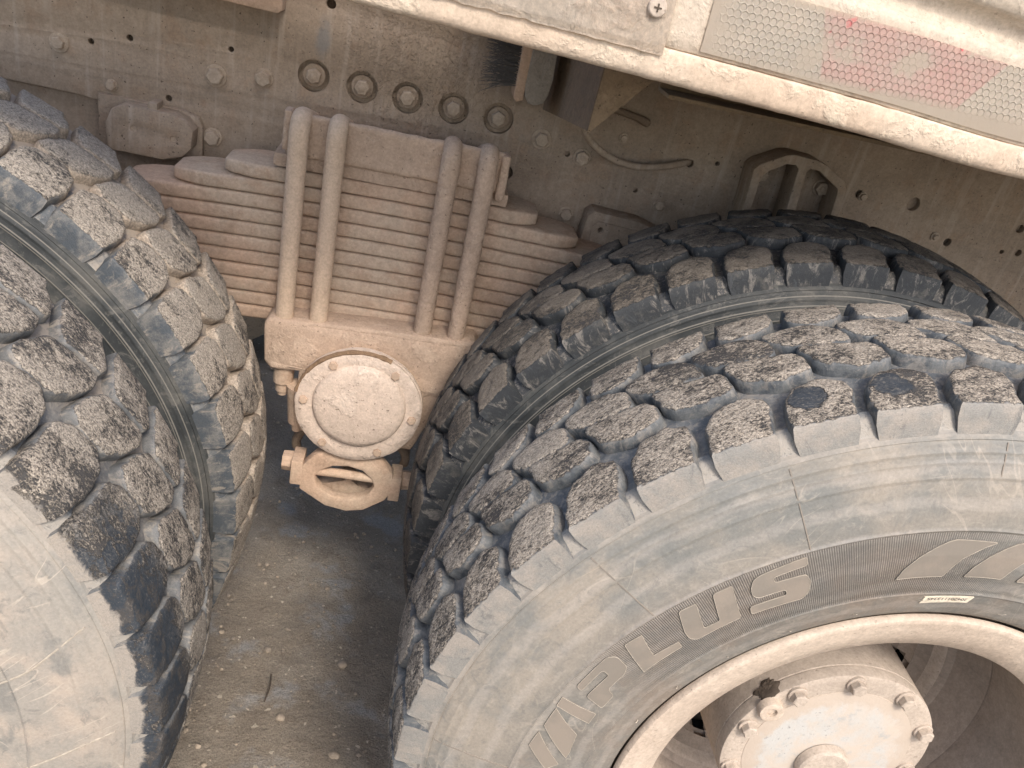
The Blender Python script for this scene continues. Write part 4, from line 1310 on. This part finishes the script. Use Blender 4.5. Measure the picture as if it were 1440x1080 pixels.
# ---------------------------------------------------------------- body side above the wheels
TILT = -0.0405          # the lower edge falls slightly to the right
def edge_z(x):
    return 0.7415 + TILT * (x + 0.02) * 0.95 - 0.004 * math.exp(-((x - 0.62) / 0.1) ** 2)
body = thing('side_skirt', 'cream mud-covered side skirt with honeycomb tape crossing the top right of the photo', 'side skirt', (0.6, 0.3, 0.75))
XL, XR = -1.0, 2.2  # unseen left reach chosen to keep direct sun off the frame
def extrude_x(prof, x0_, x1_, nx, seed, amp, closed=False):
    """profile of (y, height above the lower edge) drawn along x, uneven with dried mud"""
    bm = bmesh.new()
    rings = []
    for k in range(nx + 1):
        x = x0_ + (x1_ - x0_) * k / nx
        ring = []
        for (y, h) in prof:
            q = Vector((x, y, edge_z(x) + h))
            d = noise.noise(q * 30 + Vector((seed, 0, 0))) * amp + noise.noise(q * 110 + Vector((0, seed, 0))) * amp * 0.55
            if noise.noise(q * 42 + Vector((seed, seed, seed))) > 0.38:
                d -= amp * 0.9
            ring.append(bm.verts.new(q + Vector((0, -abs(d) * 0.8 if d < 0 else d * 0.3, -abs(d) * 0.5))))
        rings.append(ring)
    m = len(prof)
    for A, B in zip(rings, rings[1:]):
        for i in range(m if closed else m - 1):
            j = (i + 1) % m
            bm.faces.new((A[i], A[j], B[j], B[i]))
    if closed:
        bm.faces.new(rings[0])
        bm.faces.new(list(reversed(rings[-1])))
    return bm
lip = []
for k in range(11):                # rounded bottom roll
    a = R(60 - 26 * k)
    lip.append((0.1965 + 0.0140 * math.cos(a), 0.0135 + 0.0135 * math.sin(a)))
lip = [(0.236, 0.012), (0.222, 0.003), (0.208, 0.0003), (0.196, 0.0), (0.1895, 0.0015), (0.1862, 0.005), (0.1848, 0.010), (0.1842, 0.018), (0.1838, 0.0285), (0.1845, 0.0303), (0.1865, 0.0308), (0.236, 0.0310)]
part('bottom_lip', extrude_x(lip, XL, XR, 560, 1.0, 0.0009, True), M['panel'], body, sharp=60)
prof = [(0.1885, 0.0312), (0.1870, 0.0325), (0.1868, 0.045), (0.1875, 0.065), (0.1890, 0.085), (0.1905, 0.100), (0.1900, 0.1045), (0.1930, 0.1085), (0.2010, 0.1130), (0.2060, 0.1200), (0.2050, 0.1290), (0.1960, 0.1350), (0.1900, 0.1385), (0.1890, 0.150), (0.19, 0.30), (0.19, 0.62), (0.24, 0.62), (0.24, 0.0325)]
part('side_panel', extrude_x(prof, XL, XR, 400, 7.0, 0.0007, True), M['panel_face'], body, sharp=60)
bm = bmesh.new()
box(bm, 0.12, XR, 0.24, 1.9, 0.815, 0.835)
part('unseen_shade_deck', bm, M['dark_frame'], body)  # unseen deck, added to shade the frame from above
# honeycomb tape
tp = bpy.data.objects.new('reflective_tape', None)
bm = bmesh.new()
nx = 120
x0_, x1_ = 0.292, 1.25
rows = [0.0350, 0.045, 0.055, 0.065, 0.075, 0.085, 0.0975]
vv_ = []
for k in range(nx + 1):
    x = x0_ + (x1_ - x0_) * k / nx
    col_ = []
    for h in rows:
        yb_ = 0.1868 + max(0, (h - 0.045)) * 0.06
        col_.append(bm.verts.new((x, yb_ - 0.0022 + 0.0004 * noise.noise(Vector((x * 40, h * 40, 0))), edge_z(x) + h)))
    vv_.append(col_)
for A, B in zip(vv_, vv_[1:]):
    for i in range(len(rows) - 1):
        bm.faces.new((A[i], B[i], B[i + 1], A[i + 1]))
bmesh.ops.solidify(bm, geom=bm.faces[:], thickness=0.0012)
bmesh.ops.translate(bm, vec=(-x0_, -0.186, -0.7415 - 0.018), verts=bm.verts[:])
me = mesh('reflective_tape', bm, M['tape'], True, 60)
tp = link('reflective_tape', me, body, (x0_ - 0.6, 0.186 - 0.3, 0.7415 + 0.018 - 0.75))
tp['label'] = 'worn reflective tape with honeycomb cells, pale with one red stretch'
# patch plate with a cross-head screw
bm = bmesh.new()
pp = []
nx, nz = 90, 36
for k in range(nx + 1):
    x = 0.02 + (0.2575 - 0.02) * k / nx
    col_ = []
    for j in range(nz + 1):
        h = 0.0235 + 0.012 * (k / nx) * 0 + (0.125 - 0.0235) * j / nz
        q = Vector((x, 0, h))
        e = min(k, nx - k, j, nz - j)
        d = 0.0012 * noise.noise(q * 35) + 0.0006 * noise.noise(q * 110 + Vector((4, 4, 4)))
        if j == 0:
            h += 0.0018 * noise.noise(q * 90)
        col_.append(bm.verts.new((x, 0.1795 + d - (0.001 if e > 1 else -0.001), edge_z(x) + h)))
    pp.append(col_)
for A, B in zip(pp, pp[1:]):
    for j in range(nz):
        bm.faces.new((A[j], B[j], B[j + 1], A[j + 1]))
bmesh.ops.solidify(bm, geom=bm.faces[:], thickness=0.003)
plate = part('patch_plate', bm, M['patch'], body, sharp=60)
bm = bmesh.new()
sx_, sz_ = 0.2405, 0.7925
disc(bm, [(0.1735, 0.0045), (0.1740, 0.0072), (0.1755, 0.0085), (0.1800, 0.0088)], 28, sx_, sz_)
part('screw_head', bm, M['hub'], plate)
bm = bmesh.new()
box(bm, sx_ - 0.0035, sx_ + 0.0035, 0.1728, 0.175, sz_ - 0.0007, sz_ + 0.0007)
box(bm, sx_ - 0.0007, sx_ + 0.0007, 0.1726, 0.175, sz_ - 0.0035, sz_ + 0.0035)
part('cross_slot', bm, M['grease_and_shade'], plate)
# inner rail behind the lip
bm = bmesh.new()
box(bm, 0.335, XR, 0.40, 0.452, 0.6900, 0.6950, 0.001)
box(bm, 0.335, XR, 0.452, 0.457, 0.6900, 0.8140, 0.001)
bmesh.ops.rotate(bm, verts=bm.verts[:], cent=(0.3, 0.4, 0.70), matrix=Matrix.Rotation(R(0.3), 3, 'Y'))
tagit(link('inner_rail', mesh('inner_rail', bm, M['ochre'])), 'long ochre angle rail running just behind and below the body edge at right', 'rail')

# ---------------------------------------------------------------- angle bracket carrying the body
br = thing('angle_bracket', 'ochre folded gusset bracket under the body edge, with a tapering triangular face', 'bracket', (0.28, 0.7, 0.6))
bm = bmesh.new()
def tri_plate(pts3, th):
    f = [Vector(p) for p in pts3]
    nrm = (f[1] - f[0]).cross(f[2] - f[0]).normalized() * th
    a_ = [bm.verts.new(p) for p in f]
    b_ = [bm.verts.new(p + nrm) for p in f]
    bm.faces.new(a_)
    bm.faces.new(list(reversed(b_)))
    for i in range(len(f)):
        j = (i + 1) % len(f)
        bm.faces.new((a_[i], b_[i], b_[j], a_[j]))
tri_plate([(0.2480, 0.828, 0.575), (0.2460, 0.828, 0.80), (0.283, 0.55, 0.80), (0.2775, 0.55, 0.607)], 0.006)
part('side_plate', bm, M['dark_frame'], br)
bm = bmesh.new()
tri_plate([(0.2785, 0.548, 0.603), (0.2845, 0.548, 0.80), (0.440, 0.548, 0.80), (0.364, 0.548, 0.705)], 0.005)
part('gusset', bm, M['gusset'], br)

# brush: flat block with stiff dark bristles
bru = thing('brush', 'worn grey block with black bristles sticking out to the left, wedged under the body edge', 'brush', (0.2, 0.72, 0.6))
bm = bmesh.new()
top = 0.73
prism(bm, [(0.2000, top), (0.1985, 0.625), (0.2010, 0.608), (0.2090, 0.5985), (0.2200, 0.5975), (0.2320, 0.603), (0.2370, 0.615), (0.2385, 0.64), (0.2350, top)], 0.716, 0.79, 0.002)
roughen(bm, 0.0006, 40)
part('handle_block', bm, M['greyrub'], bru)
bm = bmesh.new()
prism(bm, [(0.1830, top), (0.1845, 0.602), (0.1900, 0.597), (0.1995, 0.601), (0.1995, top)], 0.718, 0.788, 0.0015)
part('wooden_back', bm, M['spring'], bru)
bm = bmesh.new()
for k in range(300):
    z = random.uniform(0.615, 0.695)
    y = random.uniform(0.722, 0.785)
    L = random.uniform(0.035, 0.058)
    dz = random.gauss(0, 0.010) + (z - 0.655) * 0.1
    dy = random.gauss(0, 0.008)
    tube(bm, [(0.186, y, z), (0.186 - L * 0.5, y + dy * 0.4, z + dz * 0.35), (0.186 - L, y + dy, z + dz)], [0.0006, 0.0005, 0.0002], 3, False)
o = part('bristles', bm, M['black'], bru)
o['kind'] = 'stuff'

# hose from behind the bracket into a hole of the frame
bm = bmesh.new()
tube(bm, spline([(0.304, 0.700, 0.80), (0.3035, 0.712, 0.68), (0.3035, 0.722, 0.625), (0.305, 0.735, 0.588), (0.318, 0.758, 0.562), (0.345, 0.780, 0.540), (0.385, 0.790, 0.523), (0.430, 0.795, 0.519), (0.475, 0.800, 0.527), (0.512, 0.818, 0.535), (0.527, 0.840, 0.5345)], 6), 0.0058, 12, True, 0.04)
tagit(link('hose', mesh('hose', bm, M['frame'], True, 70)), 'thin dusty hose curving from the angle bracket into a hole in the frame', 'hose')
bm = bmesh.new()
tube(bm, spline([(0.330, 0.815, 0.604), (0.375, 0.812, 0.600), (0.41, 0.812, 0.595), (0.432, 0.815, 0.588)], 4), [0.006] * 9 + [0.007] * 3 + [0.004], 8, True, 0.1)
tagit(link('stub_cable', mesh('stub_cable', bm, M['dark_frame'], True, 70)), 'short dark cable stub on the frame right of the angle bracket', 'cable')
